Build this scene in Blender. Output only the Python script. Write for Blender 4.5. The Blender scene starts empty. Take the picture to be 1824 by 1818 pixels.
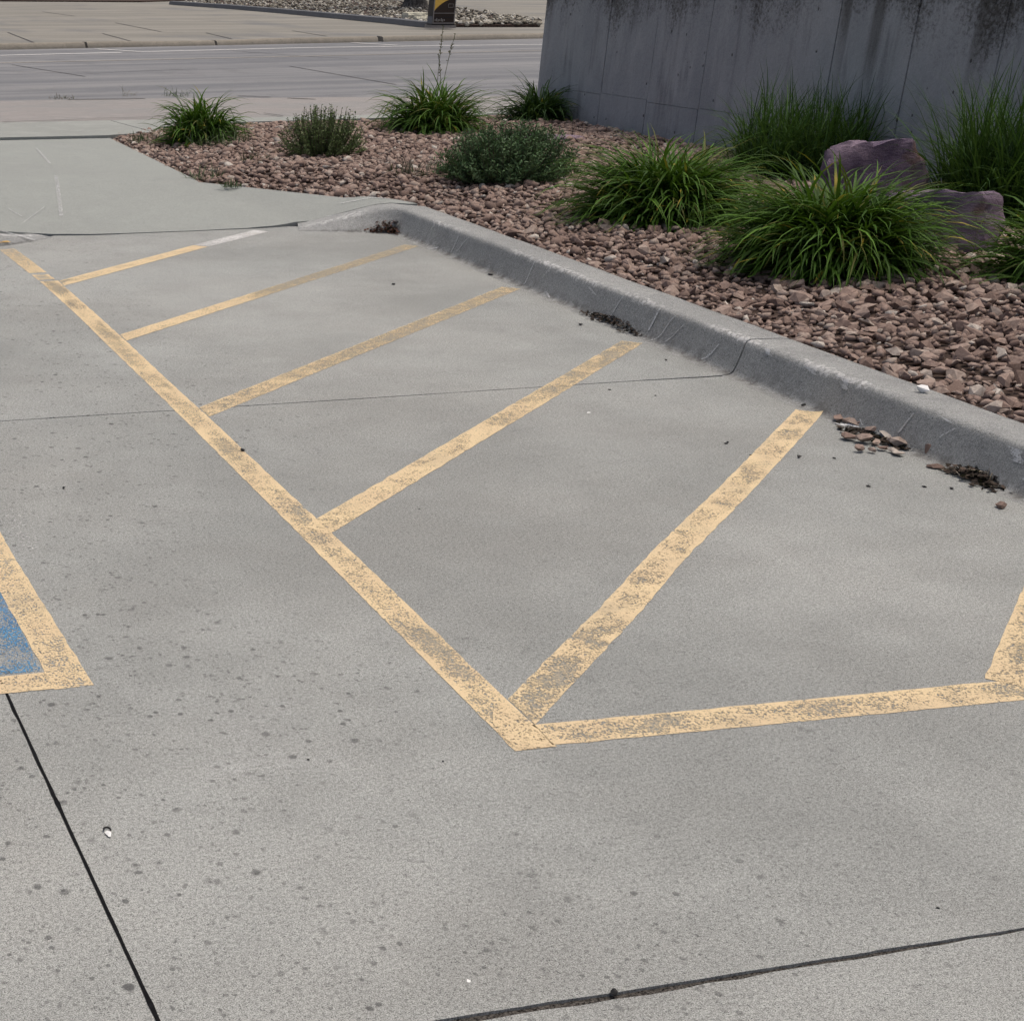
import bpy, bmesh, math, random
import numpy as np
from mathutils import Vector, Matrix, noise as mnoise
from mathutils.geometry import delaunay_2d_cdt

# ---------------------------------------------------------------- camera / world / sun
scene = bpy.context.scene
coll = scene.collection
# world frame: X runs across the parking lot, Y along its kerb, Z up, metres; camera 1.616 m over the lot
CAM_H, FPX, PCX, PCY = 1.616, 2720.3, 223.15, 1194.6
PITCH, ROLL, YAW = 0.430091, -0.002686, math.radians(13.340)
IW, IH = 1824.0, 1818.0

cam = bpy.data.cameras.new('camera')
cam.sensor_fit = 'HORIZONTAL'; cam.sensor_width = 36.0
cam.lens = FPX / IW * 36.0
cam.shift_x = (IW / 2 - PCX) / IW
cam.shift_y = (PCY - IH / 2) / IW
cam.clip_start = 0.05; cam.clip_end = 3000
camo = bpy.data.objects.new('camera', cam); coll.objects.link(camo)
camo.matrix_world = (Matrix.Translation((0, 0, CAM_H)) @ Matrix.Rotation(-YAW, 4, 'Z')
                     @ Matrix.Rotation(math.pi / 2 - PITCH, 4, 'X') @ Matrix.Rotation(-ROLL, 4, 'Z'))
scene.camera = camo

SUN_EL, SUN_AZ = math.radians(76), math.radians(75)
world = bpy.data.worlds.new('World'); scene.world = world; world.use_nodes = True
wn = world.node_tree; wn.nodes.clear()
sky = wn.nodes.new('ShaderNodeTexSky'); sky.sky_type = 'NISHITA'; sky.sun_disc = False
sky.sun_elevation = SUN_EL; sky.sun_rotation = SUN_AZ
sky.air_density = 1.0; sky.dust_density = 8.0; sky.ozone_density = 1.0
bg = wn.nodes.new('ShaderNodeBackground'); bg.inputs['Strength'].default_value = 0.122
wo = wn.nodes.new('ShaderNodeOutputWorld')
wn.links.new(sky.outputs['Color'], bg.inputs['Color']); wn.links.new(bg.outputs['Background'], wo.inputs['Surface'])
sl = bpy.data.lights.new('sun', 'SUN'); sl.energy = 1.4; sl.angle = math.radians(32); sl.color = (1.0, 0.94, 0.82)
so = bpy.data.objects.new('sun', sl); coll.objects.link(so)
sd = Vector((math.sin(SUN_AZ) * math.cos(SUN_EL), math.cos(SUN_AZ) * math.cos(SUN_EL), math.sin(SUN_EL)))
so.rotation_euler = (-sd).to_track_quat('-Z', 'Y').to_euler(); so.location = (20, 20, 30)
scene.view_settings.view_transform = 'Standard'; scene.view_settings.look = 'None'
scene.view_settings.gamma = 1.0; scene.view_settings.use_curve_mapping = False
scene.view_settings.exposure = -0.05

rng = np.random.default_rng(7); random.seed(7)

def px(x, y, z=0.0):
    """pixel of the photograph + height of the surface it lies on -> (X, Y)"""
    u = (x - PCX) / FPX; v = (y - PCY) / FPX
    c, s = math.cos(ROLL), math.sin(ROLL)
    a = c * u + s * v; b = -s * u + c * v
    fy = math.cos(PITCH) - b * math.sin(PITCH); dz = -math.sin(PITCH) - b * math.cos(PITCH)
    t = (z - CAM_H) / dz
    X, Y = a * t, fy * t
    cy, sy = math.cos(YAW), math.sin(YAW)
    return (X * cy + Y * sy, -X * sy + Y * cy)

def smooth(a, b, x):
    t = min(1, max(0, (x - a) / (b - a))); return t * t * (3 - 2 * t)

# ---------------------------------------------------------------- material helpers
class NT:
    def __init__(self, name):
        self.m = bpy.data.materials.new(name); self.m.use_nodes = True
        self.n = self.m.node_tree.nodes; self.l = self.m.node_tree.links; self.n.clear()
        self.out = self.n.new('ShaderNodeOutputMaterial')
        self.b = self.n.new('ShaderNodeBsdfPrincipled'); self.l.new(self.b.outputs[0], self.out.inputs['Surface'])
        self.b.inputs['Roughness'].default_value = 0.9
        self.b.inputs['Specular IOR Level'].default_value = 0.25
        self.geo = self.n.new('ShaderNodeNewGeometry')
    def set(self, sock, v):
        if hasattr(v, 'outputs'): v = v.outputs[0]
        if isinstance(v, bpy.types.NodeSocket): self.l.new(v, sock)
        elif isinstance(v, (tuple, list)) and len(v) == 3 and sock.type == 'RGBA': sock.default_value = (*v, 1)
        else: sock.default_value = v
    def vec(self, scale=(1, 1, 1), loc=(0, 0, 0), src=None):
        mp = self.n.new('ShaderNodeMapping'); mp.inputs['Scale'].default_value = scale; mp.inputs['Location'].default_value = loc
        self.l.new(src if src else self.geo.outputs['Position'], mp.inputs['Vector']); return mp.outputs[0]
    def objvec(self, scale=(1, 1, 1), loc=(0, 0, 0)):
        tc = self.n.new('ShaderNodeTexCoord'); return self.vec(scale, loc, tc.outputs['Object'])
    def noise(self, scale, detail=3, rough=.55, v=None, dist=0):
        t = self.n.new('ShaderNodeTexNoise'); t.inputs['Scale'].default_value = scale
        t.inputs['Detail'].default_value = detail; t.inputs['Roughness'].default_value = rough
        t.inputs['Distortion'].default_value = dist
        self.l.new(v if v else self.geo.outputs['Position'], t.inputs['Vector']); return t.outputs[0]
    def voro(self, scale, feat='F1', v=None, out='Distance'):
        t = self.n.new('ShaderNodeTexVoronoi'); t.feature = feat; t.inputs['Scale'].default_value = scale
        self.l.new(v if v else self.geo.outputs['Position'], t.inputs['Vector']); return t.outputs[out]
    def math(self, op, a, b=0.0, c=0.0, clamp=False):
        t = self.n.new('ShaderNodeMath'); t.operation = op; t.use_clamp = clamp
        for i, q in enumerate((a, b, c)): self.set(t.inputs[i], q)
        return t.outputs[0]
    def ramp(self, fac, lo, hi, a=0.0, b=1.0):
        t = self.n.new('ShaderNodeMapRange'); t.interpolation_type = 'SMOOTHSTEP'
        for i, q in enumerate((fac, lo, hi, a, b)): self.set(t.inputs[i], q)
        return t.outputs[0]
    def mix(self, fac, a, b, mode='MIX'):
        t = self.n.new('ShaderNodeMix'); t.data_type = 'RGBA'; t.blend_type = mode
        self.set(t.inputs[0], fac); self.set(t.inputs[6], a); self.set(t.inputs[7], b); return t.outputs[2]
    def attr(self, name, out='Fac'):
        t = self.n.new('ShaderNodeAttribute'); t.attribute_name = name; return t.outputs[out]
    def cramp(self, fac, stops):
        t = self.n.new('ShaderNodeValToRGB'); self.set(t.inputs[0], fac); e = t.color_ramp.elements
        while len(e) < len(stops): e.new(0.5)
        for q, (p, c) in zip(e, stops): q.position = p; q.color = (*c, 1)
        return t.outputs[0]
    def bump(self, h, strength=.3, dist=.01):
        t = self.n.new('ShaderNodeBump'); t.inputs['Strength'].default_value = strength; t.inputs['Distance'].default_value = dist
        self.l.new(h, t.inputs['Height']); self.l.new(t.outputs[0], self.b.inputs['Normal'])
    def col(self, c): self.set(self.b.inputs['Base Color'], c)

def speckle(m, c, fine=330, amt=.3):
    """aggregate grain of weathered concrete"""
    n1 = m.math('ADD', m.math('MULTIPLY', m.noise(fine, 4, .85), .75), m.math('MULTIPLY', m.noise(fine * .3, 3, .8), .25))
    c = m.mix(m.ramp(n1, .40, .60, 0, 1), m.mix(amt, c, (.05, .053, .052)), m.mix(amt * .55, c, (.715, .73, .71)))
    return c, n1

def mat_concrete(name, base, warm=None, spots=0.0, grain=.3, mottle=.3, fine=330):
    m = NT(name)
    big = m.noise(.55, 4, .6); mid = m.noise(4.5, 4, .6)
    c = m.mix(m.ramp(big, .35, .65), base, warm or tuple(x * .88 for x in base))
    c = m.mix(m.math('MULTIPLY', m.ramp(mid, .45, .75), mottle), c, tuple(min(1, x * 1.35) for x in base))
    c = m.mix(m.math('MULTIPLY', m.ramp(m.noise(13, 3, .6), .52, .75), mottle), c, tuple(x * .62 for x in base))
    if spots:                                             # chalky patches and faint run-off stains
        ch = m.math('MULTIPLY', m.ramp(m.noise(1.3, 5, .7, m.vec(loc=(8, 2, 0))), .56, .74), m.ramp(m.noise(26, 4, .75), .35, .7))
        c = m.mix(m.math('MULTIPLY', ch, .45), c, (.52, .53, .53))
        ro = m.ramp(m.noise(1.0, 5, .65, m.vec((1.6, .35, 1), (3, 9, 0))), .52, .72, 0, .30)
        c = m.mix(ro, c, (.17, .172, .168))
        sc_ = m.math('MULTIPLY', m.ramp(m.noise(9, 2, .5, m.vec((3.2, .25, 1), (1, 5, 0)), .4), .66, .70), m.ramp(m.noise(.9, 2, v=m.vec(loc=(6, 6, 0))), .5, .62, 0, .28))
        c = m.mix(sc_, c, (.13, .13, .132))
    c, n1 = speckle(m, c, fine, grain)
    if spots:
        tone = m.math('ADD', m.math('MULTIPLY', m.noise(.42, 4, .6, m.vec(loc=(11, 4, 0))), .6), m.math('MULTIPLY', m.noise(1.9, 5, .7, m.vec(loc=(3, 14, 0))), .4))
        tv = m.ramp(tone, .36, .64, .85, 1.14)
        cb = m.n.new('ShaderNodeCombineColor')
        for k_ in range(3): m.set(cb.inputs[k_], tv)
        c = m.mix(1.0, c, cb.outputs[0], 'MULTIPLY')
    pit = m.voro(150)
    pm = m.math('MULTIPLY', m.ramp(pit, .12, .28, 1, 0), m.ramp(m.noise(60, 1), .46, .55))
    c = m.mix(m.math('MULTIPLY', pm, .8), c, (.05, .05, .052))
    wh = m.math('MULTIPLY', m.ramp(m.voro(95, v=m.vec(loc=(3.1, 7.7, 0))), .05, .14, 1, 0), m.ramp(m.noise(23, 1), .6, .64))
    c = m.mix(m.math('MULTIPLY', wh, .8), c, (.72, .71, .69))
    if spots:
        wob = m.noise(75, 3, .7)
        for sc, rad, lo, hi, k in ((15, .245, .47, .52, .80), (26, .272, .45, .50, .72), (44, .295, .42, .49, .62)):
            d = m.math('ADD', m.voro(sc, v=m.vec((1, .9, 1), (k * 9, sc, 0))), m.math('MULTIPLY', wob, .22))
            msk = m.ramp(m.noise(sc * .55, 0, v=m.vec(loc=(sc, 2, 0))), lo, hi)
            sx = m.n.new('ShaderNodeSeparateXYZ'); m.l.new(m.geo.outputs['Position'], sx.inputs[0])
            zone = m.math('MULTIPLY', m.ramp(m.noise(.7, 3, v=m.vec(loc=(1.7, .8, 0))), .30, .55), m.math('MULTIPLY', m.ramp(sx.outputs['X'], 1.3, 2.6, 1, .25), m.ramp(m.noise(9, 2, v=m.vec(loc=(sc, 0, 3))), .35, .65, .35, 1)))
            f = m.math('MULTIPLY', m.math('MULTIPLY', m.ramp(d, rad - .03, rad + .07, 1, 0), msk), m.math('MULTIPLY', zone, k * spots))
            c = m.mix(f, c, (.06, .06, .062))
    m.col(c); m.bump(m.math('ADD', n1, m.math('MULTIPLY', pm, -.8)), .35, .003)
    return m.m

def mat_plain(name, c, rough=.8, spec=.3, var=.15, scale=20):
    m = NT(name); n = m.noise(scale, 3)
    m.col(m.mix(m.ramp(n, .3, .7), tuple(x * (1 - var) for x in c), tuple(min(1, x * (1 + var)) for x in c)))
    m.b.inputs['Roughness'].default_value = rough; m.b.inputs['Specular IOR Level'].default_value = spec
    m.bump(n, .2, .005); return m.m

M = {}
M['lot'] = mat_concrete('concrete_lot', (.282, .297, .285), (.275, .278, .260), spots=1.0, grain=.72, fine=380)
M['ramp'] = mat_concrete('concrete_ramp', (.292, .312, .293), (.272, .288, .272), grain=.34, mottle=.2)
M['walk'] = mat_concrete('concrete_sidewalk', (.31, .325, .305), grain=.2, mottle=.3)
M['apron'] = mat_concrete('concrete_apron', (.27, .25, .24), (.24, .235, .23), grain=.2, mottle=.45)
M['joint'] = mat_plain('joint_dirt', (.028, .026, .025), .95, .1, .5, 90)
M['old_seal'] = mat_plain('weathered_sealant', (.07, .07, .072), .9, .12, .4, 5)
M['seal'] = mat_plain('black_sealant', (.007, .007, .008), .9, .12, .4, 90)
M['soil'] = mat_plain('soil', (.07, .05, .042), .95, .1, .4, 25)
M['ground'] = mat_plain('far_ground', (.14, .13, .11), .95, .1, .3, .3)

# street: worn concrete with tyre-polished streaks along it
m = NT('street_surface')
v = m.n.new('ShaderNodeVectorRotate'); v.rotation_type = 'Z_AXIS'; v.inputs['Angle'].default_value = -math.radians(11)
m.l.new(m.geo.outputs['Position'], v.inputs['Vector'])
mp = m.vec((.08, 1.1, 1), (0, 0, 0), v.outputs[0])
c = m.mix(m.ramp(m.noise(1, 4, .6, mp), .35, .65), (.125, .13, .145), (.215, .215, .222))
c = m.mix(m.math('MULTIPLY', m.ramp(m.noise(.9, 5, .7, m.vec((1, .5, 1))), .5, .72), .5), c, (.10, .10, .11))
c = m.mix(m.math('MULTIPLY', m.ramp(m.noise(2.2, 4, .7, m.vec((.5, 1, 1), (4, 4, 0))), .55, .75), .4), c, (.29, .285, .28))
c, n1 = speckle(m, c, 120, .2); m.col(c); M['street'] = m.m
m = NT('far_concrete')
mp = m.vec((.12, .5, 1))
c = m.mix(m.ramp(m.noise(1, 4, .6, mp), .38, .62), (.20, .19, .165), (.26, .245, .215))
c = m.mix(m.math('MULTIPLY', m.ramp(m.noise(.35, 4, .6, m.vec((1, .4, 1))), .5, .7), .6), c, (.115, .12, .13))
c, n1 = speckle(m, c, 60, .15); m.col(c); M['far_conc'] = m.m

# kerb: grey concrete, scuffs along the upper edge
m = NT('kerb_concrete')
c = m.mix(m.ramp(m.noise(1.5, 4, .6), .35, .65), (.335, .342, .338), (.265, .272, .272))
c = m.mix(m.math('MULTIPLY', m.ramp(m.noise(9, 4, .65), .5, .72), .45), c, (.15, .153, .16))
c, n1 = speckle(m, c, 300, .5)
pk = m.math('MULTIPLY', m.ramp(m.voro(60), .10, .24, 1, 0), m.ramp(m.noise(25, 2), .5, .6))
c = m.mix(m.math('MULTIPLY', pk, .7), c, (.06, .06, .06))
e = m.attr('edge')
sc = m.ramp(m.math('ADD', m.noise(38, 4, .7), m.math('MULTIPLY', e, .20)), .66, .76)
zone = m.ramp(m.noise(2.2, 3), .42, .62)
c = m.mix(m.math('MULTIPLY', m.math('MULTIPLY', sc, zone), .75), c, (.62, .62, .62))
st = m.ramp(m.noise(20, 4, .7, m.vec((1, 1, .35))), .64, .75)
c = m.mix(m.math('MULTIPLY', m.math('MULTIPLY', st, m.ramp(m.noise(1.6, 2, v=m.vec(loc=(4, 1, 0))), .5, .7)), .6), c, (.52, .53, .55))
c = m.mix(m.math('MULTIPLY', m.attr('grime'), m.ramp(m.noise(14, 4, .7), .38, .66)), c, (.095, .09, .085))
m.col(c); m.bump(m.math('ADD', m.math('ADD', n1, m.math('MULTIPLY', pk, -1.2)), m.math('MULTIPLY', m.noise(30, 4, .7), 1.5)), .6, .006); M['kerb'] = m.m

def mat_paint(name, col_a, col_b, dirt=.3):
    m = NT(name)
    w = m.attr('wear')
    g = m.math('ADD', m.math('MULTIPLY', m.noise(150, 4, .75, m.vec((1, .8, 1))), .80), m.math('MULTIPLY', m.noise(24, 3, .6), .20))
    g = m.math('ADD', m.math('MULTIPLY', m.math('SUBTRACT', g, .5), 1.7), .5)
    keep = m.ramp(m.math('SUBTRACT', g, w), -.01, .06)
    c = m.mix(m.ramp(m.noise(6, 3), .35, .65), col_a, col_b)
    fine = m.noise(260, 2)
    c = m.mix(m.ramp(fine, .50, .68, 0, dirt), c, (.20, .175, .13))
    c = m.mix(m.ramp(m.noise(3.5, 4, .7, m.vec(loc=(2, 2, 0))), .5, .75, 0, .4), c, (.33, .29, .22))
    m.col(c)
    tr = m.n.new('ShaderNodeBsdfTransparent'); mx = m.n.new('ShaderNodeMixShader')
    m.l.new(keep, mx.inputs[0]); m.l.new(tr.outputs[0], mx.inputs[1]); m.l.new(m.b.outputs[0], mx.inputs[2])
    m.l.new(mx.outputs[0], m.out.inputs['Surface']); m.b.inputs['Roughness'].default_value = .75
    m.bump(g, .25, .004)
    return m.m
M['yellow'] = mat_paint('faded_yellow_paint', (.69, .545, .335), (.64, .50, .315), .2)
M['stain'] = mat_paint('paint_residue', (.37, .335, .26), (.35, .325, .265), .4)
M['white'] = mat_paint('white_paint', (.66, .66, .65), (.58, .58, .575))
M['blue'] = mat_paint('worn_blue_paint', (.045, .20, .43), (.09, .27, .47))
M['bright'] = mat_paint('fresh_yellow_paint', (.72, .42, .06), (.66, .40, .08))
M['scuff'] = mat_paint('pale_scuff', (.60, .61, .62), (.52, .53, .54), .1)

def stone_mat(name, fac_of):
    m = NT(name); f = fac_of(m)
    c = m.cramp(f, [(0, (.12, .082, .068)), (.22, (.205, .143, .118)), (.45, (.285, .205, .172)), (.7, (.335, .255, .215)), (.88, (.385, .32, .275)), (1, (.52, .48, .43))])
    c = m.mix(m.ramp(m.noise(55, 3), .4, .7, 0, .45), c, (.115, .075, .062))
    c = m.mix(m.ramp(m.noise(140, 2), .5, .75, 0, .35), c, (.38, .30, .25))
    m.col(c); m.bump(m.noise(160, 3), .4, .004); m.b.inputs['Specular IOR Level'].default_value = .3
    return m.m
M['stone_joined'] = stone_mat('gravel_stone', lambda m: m.attr('tint'))
def _oi(m): return m.n.new('ShaderNodeObjectInfo').outputs['Random']
M['stone'] = stone_mat('single_stone', _oi)
m = NT('pale_gravel'); c = m.cramp(m.attr('tint'), [(0, (.10, .09, .07)), (.5, (.26, .24, .20)), (1, (.62, .60, .54))]); m.col(c); M['pale_gravel'] = m.m

m = NT('boulder_quartzite')
c = m.mix(m.ramp(m.noise(2.6, 4, .6, m.objvec()), .35, .65), (.135, .100, .155), (.27, .205, .255))
c = m.mix(m.ramp(m.noise(3.1, 3, .5, m.objvec(loc=(4, 2, 1))), .60, .72), c, (.14, .085, .06))
c = m.mix(m.ramp(m.noise(30, 4, .7, m.objvec((1, 1, 3))), .50, .75, 0, .45), c, (.36, .31, .33))
c = m.mix(m.ramp(m.noise(16, 5, .75, m.objvec()), .60, .72, 0, .5), c, (.06, .045, .055))
m.col(c); m.bump(m.math('ADD', m.noise(12, 6, .75, m.objvec((1, 1, 2.5))), m.math('MULTIPLY', m.noise(70, 4, .7, m.objvec()), .4)), .75, .04); M['boulder'] = m.m

def mat_leaf(name, rough=.45, trans=.18):
    m = NT(name)
    c = m.attr('col', 'Color'); m.col(c); m.b.inputs['Roughness'].default_value = rough
    m.b.inputs['Specular IOR Level'].default_value = .14
    t = m.n.new('ShaderNodeBsdfTranslucent'); m.l.new(m.mix(.4, c, (.12, .22, .02)), t.inputs['Color'])
    mx = m.n.new('ShaderNodeMixShader'); mx.inputs[0].default_value = trans
    m.l.new(m.b.outputs[0], mx.inputs[1]); m.l.new(t.outputs[0], mx.inputs[2]); m.l.new(mx.outputs[0], m.out.inputs['Surface'])
    return m.m
M['leaf'] = mat_leaf('strap_leaf', .55); M['shrub_leaf'] = mat_leaf('shrub_leaf', .6, .1); M['dry'] = mat_leaf('dry_litter', .8, .05)

# wall: board-marked concrete, dark growth creeping down from the top
m = NT('wall_concrete')
sep = m.n.new('ShaderNodeSeparateXYZ'); m.l.new(m.geo.outputs['Position'], sep.inputs[0])
z = sep.outputs['Z']
c = m.mix(m.ramp(m.noise(1.6, 4, .6, m.vec((1, 1, .6))), .35, .65), (.325, .343, .362), (.41, .425, .44))
c = m.mix(m.ramp(m.noise(5, 4, .65, m.vec((1, 1, .25))), .50, .75, 0, .5), c, (.48, .49, .50))
c = m.mix(m.ramp(m.noise(7, 4, .65, m.vec((1, 1, .16), (5, 3, 0))), .50, .72, 0, .55), c, (.15, .155, .165))
c = m.mix(m.math('MULTIPLY', m.ramp(m.math('ADD', z, m.math('MULTIPLY', m.noise(6, 4, .7), .35)), .30, .52, 1, 0), .35), c, (.17, .16, .15))
drip = m.math('MULTIPLY', m.ramp(m.noise(3.2, 2, .5, m.vec((1, 1, .02), (0, 1.3, 0))), .60, .68), m.ramp(m.math('ADD', z, m.noise(1.5, 3)), 1.0, 1.9))
c = m.mix(m.math('MULTIPLY', drip, .7), c, (.07, .066, .06))
streak = m.noise(2.3, 3, .6, m.vec((1, 1, .12), (2, 8, 0)))
lump = m.noise(1.1, 4, .65, m.vec(loc=(0, 3.3, 0)))
growth = m.math('ADD', z, m.math('ADD', m.math('MULTIPLY', streak, 1.0), m.math('MULTIPLY', lump, 1.15)))
mask = m.ramp(growth, 1.95, 2.95)
spk = m.math('ADD', m.math('MULTIPLY', m.noise(34, 4, .75), .85), m.math('MULTIPLY', mask, .42))
c = m.mix(m.math('MULTIPLY', m.ramp(spk, .50, .86), m.ramp(mask, 0, .5)), c, (.055, .05, .044))
c = m.mix(m.math('MULTIPLY', m.ramp(m.noise(70, 3, .7), .5, .68), m.math('MULTIPLY', mask, .5)), c, (.15, .145, .125))
hole = m.math('MULTIPLY', m.ramp(m.voro(9, v=m.vec((1, 1, .75))), .07, .12, 1, 0), m.ramp(m.noise(5, 1), .50, .56))
c = m.mix(m.math('MULTIPLY', hole, .85), c, (.02, .02, .022))
c, n1 = speckle(m, c, 110, .16); m.col(c)
m.bump(m.math('ADD', m.noise(22, 5, .65), m.math('MULTIPLY', hole, -2)), .45, .012); M['wall'] = m.m

m = NT('bark'); c = m.mix(m.ramp(m.noise(14, 5, .7, m.vec((1, 1, .2))), .4, .62), (.045, .04, .037), (.15, .135, .12)); m.col(c)
m.bump(m.noise(14, 5, .7, m.vec((1, 1, .2))), .9, .04); M['bark'] = m.m
M['sign_brown'] = mat_plain('sign_brown', (.030, .017, .012), .45, .4, .1)
M['sign_side'] = mat_plain('sign_side_black', (.018, .016, .018), .5, .4, .1)
M['sign_grey'] = mat_plain('sign_grey_skirt', (.16, .165, .18), .7, .3, .1)
M['sign_frame'] = mat_plain('sign_frame_grey', (.23, .21, .20), .5, .4, .1)
M['sign_yellow'] = mat_plain('sign_yellow', (.78, .48, .09), .5, .4, .05)
M['sign_white'] = mat_plain('sign_letter_white', (.40, .38, .36), .6, .3, .05)
M['far_kerb'] = mat_concrete('far_kerb_concrete', (.25, .225, .185), grain=.15, mottle=.5, fine=80)
M['dark_kerb'] = mat_concrete('dark_kerb_concrete', (.105, .11, .125), grain=.15, mottle=.5, fine=80)
M['pale_rock'] = mat_plain('pale_rock', (.55, .53, .42), .8, .3, .2, 6)
M['litter_white'] = mat_plain('white_scrap', (.78, .78, .77), .7, .3, .05, 80)
M['black_pebble'] = mat_plain('black_pebble', (.02, .02, .02), .7, .3, .3, 80)

# ---------------------------------------------------------------- object helpers
def mesh_obj(name, verts, faces, mat, parent=None, smooth_shade=False):
    me = bpy.data.meshes.new(name); me.from_pydata([tuple(map(float, p)) for p in verts], [], [tuple(map(int, f)) for f in faces]); me.update()
    if smooth_shade: me.polygons.foreach_set('use_smooth', [True] * len(me.polygons))
    me.materials.append(mat)
    o = bpy.data.objects.new(name, me); coll.objects.link(o)
    if parent: o.parent = parent
    return o
def np_obj(name, V, F, mat, parent=None, smooth_shade=False, attrs=None):
    """fast mesh from arrays; F (n,k) with k = 3 or 4"""
    V = np.asarray(V, np.float32); F = np.asarray(F, np.int32); k = F.shape[1]
    me = bpy.data.meshes.new(name); me.vertices.add(len(V)); me.vertices.foreach_set('co', V.ravel())
    me.loops.add(F.size); me.loops.foreach_set('vertex_index', F.ravel())
    me.polygons.add(len(F)); me.polygons.foreach_set('loop_start', np.arange(0, F.size, k, dtype=np.int32))
    me.polygons.foreach_set('loop_total', np.full(len(F), k, np.int32))
    if smooth_shade: me.polygons.foreach_set('use_smooth', np.ones(len(F), bool))
    me.update(calc_edges=True); me.validate()
    for an, arr in (attrs or {}).items():
        arr = np.asarray(arr, np.float32)
        if arr.ndim == 1: a = me.attributes.new(an, 'FLOAT', 'POINT'); a.data.foreach_set('value', arr)
        else: a = me.attributes.new(an, 'FLOAT_COLOR', 'POINT'); a.data.foreach_set('color', arr.ravel())
    me.materials.append(mat)
    o = bpy.data.objects.new(name, me); coll.objects.link(o)
    if parent: o.parent = parent
    return o
def empty(name, loc=(0, 0, 0)):
    o = bpy.data.objects.new(name, None); o.empty_display_size = .2; o.location = loc; coll.objects.link(o); return o
def tag(o, label=None, cat=None, group=None, kind=None):
    if label: o['label'] = label
    if cat: o['category'] = cat
    if group: o['group'] = group
    if kind: o['kind'] = kind
    return o

def slab(name, poly, zf, depth, mat, parent, jitter=.0015, step=.06, bev=.0, seed=0):
    """concrete slab with slightly uneven edges; zf is a height or a function of x, y"""
    r = random.Random(seed); pts = []
    n = len(poly)
    for i in range(n):
        a, b = Vector(poly[i]), Vector(poly[(i + 1) % n]); L = (b - a).length
        k = max(1, min(160, int(L / step))); d = (b - a) / max(L, 1e-6); nn = Vector((-d.y, d.x))
        for j in range(k):
            p = a + (b - a) * j / k
            if j: p = p + nn * (mnoise.noise(Vector((p.x * 9, p.y * 9, seed))) * jitter * 2 + r.uniform(-1, 1) * jitter)
            pts.append(p)
    z = zf if callable(zf) else (lambda x, y: zf)
    N = len(pts)
    V = [(p.x, p.y, z(p.x, p.y)) for p in pts] + [(p.x, p.y, z(p.x, p.y) - depth) for p in pts]
    F = [tuple(range(N))] + [(i, i + N, (i + 1) % N + N, (i + 1) % N) for i in range(N)]
    return mesh_obj(name, V, F, mat, parent)

def cdt_sheet(name, poly, zf, mat, parent=None, step=.15, depth=None, smooth_shade=True):
    """triangulated sheet over a polygon with heights from zf"""
    def inside(x, y):
        c = False; j = len(poly) - 1
        for i in range(len(poly)):
            xi, yi = poly[i]; xj, yj = poly[j]
            if (yi > y) != (yj > y) and x < (xj - xi) * (y - yi) / (yj - yi) + xi: c = not c
            j = i
        return c
    pts = []; n = len(poly)
    for i in range(n):
        a, b = Vector(poly[i]), Vector(poly[(i + 1) % n]); k = max(1, int((b - a).length / step))
        for j in range(k): pts.append(a + (b - a) * j / k)
    nb = len(pts); edges = [(i, (i + 1) % nb) for i in range(nb)]
    xs = [p.x for p in pts]; ys = [p.y for p in pts]
    y = min(ys) + step * .5
    while y < max(ys):
        x = min(xs) + step * .5
        while x < max(xs):
            q = Vector((x + random.uniform(-.2, .2) * step, y + random.uniform(-.2, .2) * step))
            if inside(q.x, q.y): pts.append(q)
            x += step
        y += step
    vs, es, fs, *_ = delaunay_2d_cdt(pts, edges, [], 1, 1e-5)
    V = [(p.x, p.y, zf(p.x, p.y)) for p in vs]; F = [tuple(f) for f in fs]
    if depth:
        N = len(V); ring = list(range(nb))
        V += [(V[i][0], V[i][1], V[i][2] - depth) for i in ring]
        F += [(i, N + i, N + (i + 1) % nb, (i + 1) % nb) for i in ring]
    o = mesh_obj(name, V, F, mat, parent, smooth_shade)
    if depth: o.data.set_sharp_from_angle(angle=math.radians(35))
    return o

def strip(name, pts, width, z, mat, parent, wear=lambda a, c: .3, step=.03, jit=.004, cols=8, seed=0, z2=None, skew=False):
    """flat painted strip along a polyline, with uneven edges and a wear value at every point"""
    P = [Vector(p) for p in pts]; seg = [(P[i + 1] - P[i]).length for i in range(len(P) - 1)]; L = sum(seg)
    n = max(2, int(L / step)); V = []; W = []
    for i in range(n + 1):
        d = L * i / n; acc = 0
        for k, s_ in enumerate(seg):
            if d <= acc + s_ + 1e-6 or k == len(seg) - 1: t = (d - acc) / s_; break
            acc += s_
        p = P[k].lerp(P[k + 1], t); dr = (P[k + 1] - P[k]).normalized(); nn = Vector((-dr.y, dr.x))
        wl = width / 2 * (1 + .05 * mnoise.noise(Vector((d * 1.3, seed, 5)))) + jit * mnoise.noise(Vector((d * 14, seed, 0))) + jit * .6 * mnoise.noise(Vector((d * 45, seed, 3)))
        wr = width / 2 * (1 + .05 * mnoise.noise(Vector((d * 1.3, seed, 9)))) + jit * mnoise.noise(Vector((d * 14, seed, 7))) + jit * .6 * mnoise.noise(Vector((d * 45, seed, 4)))
        for c in range(cols + 1):
            f = c / cols; lat = wl - (wl + wr) * f; q = p + nn * lat
            if skew: q = q - dr * (lat * nn.x / dr.x) * max(0, 1 - d / .25)
            zz = z(q.x, q.y) if callable(z) else z
            V.append((q.x, q.y, zz)); W.append(wear(d / L, f))
    F = []
    for i in range(n):
        for c in range(cols):
            a = i * (cols + 1) + c; F.append((a, a + 1, a + cols + 2, a + cols + 1))
    return np_obj(name, V, F, mat, parent, attrs={'wear': W})

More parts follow.
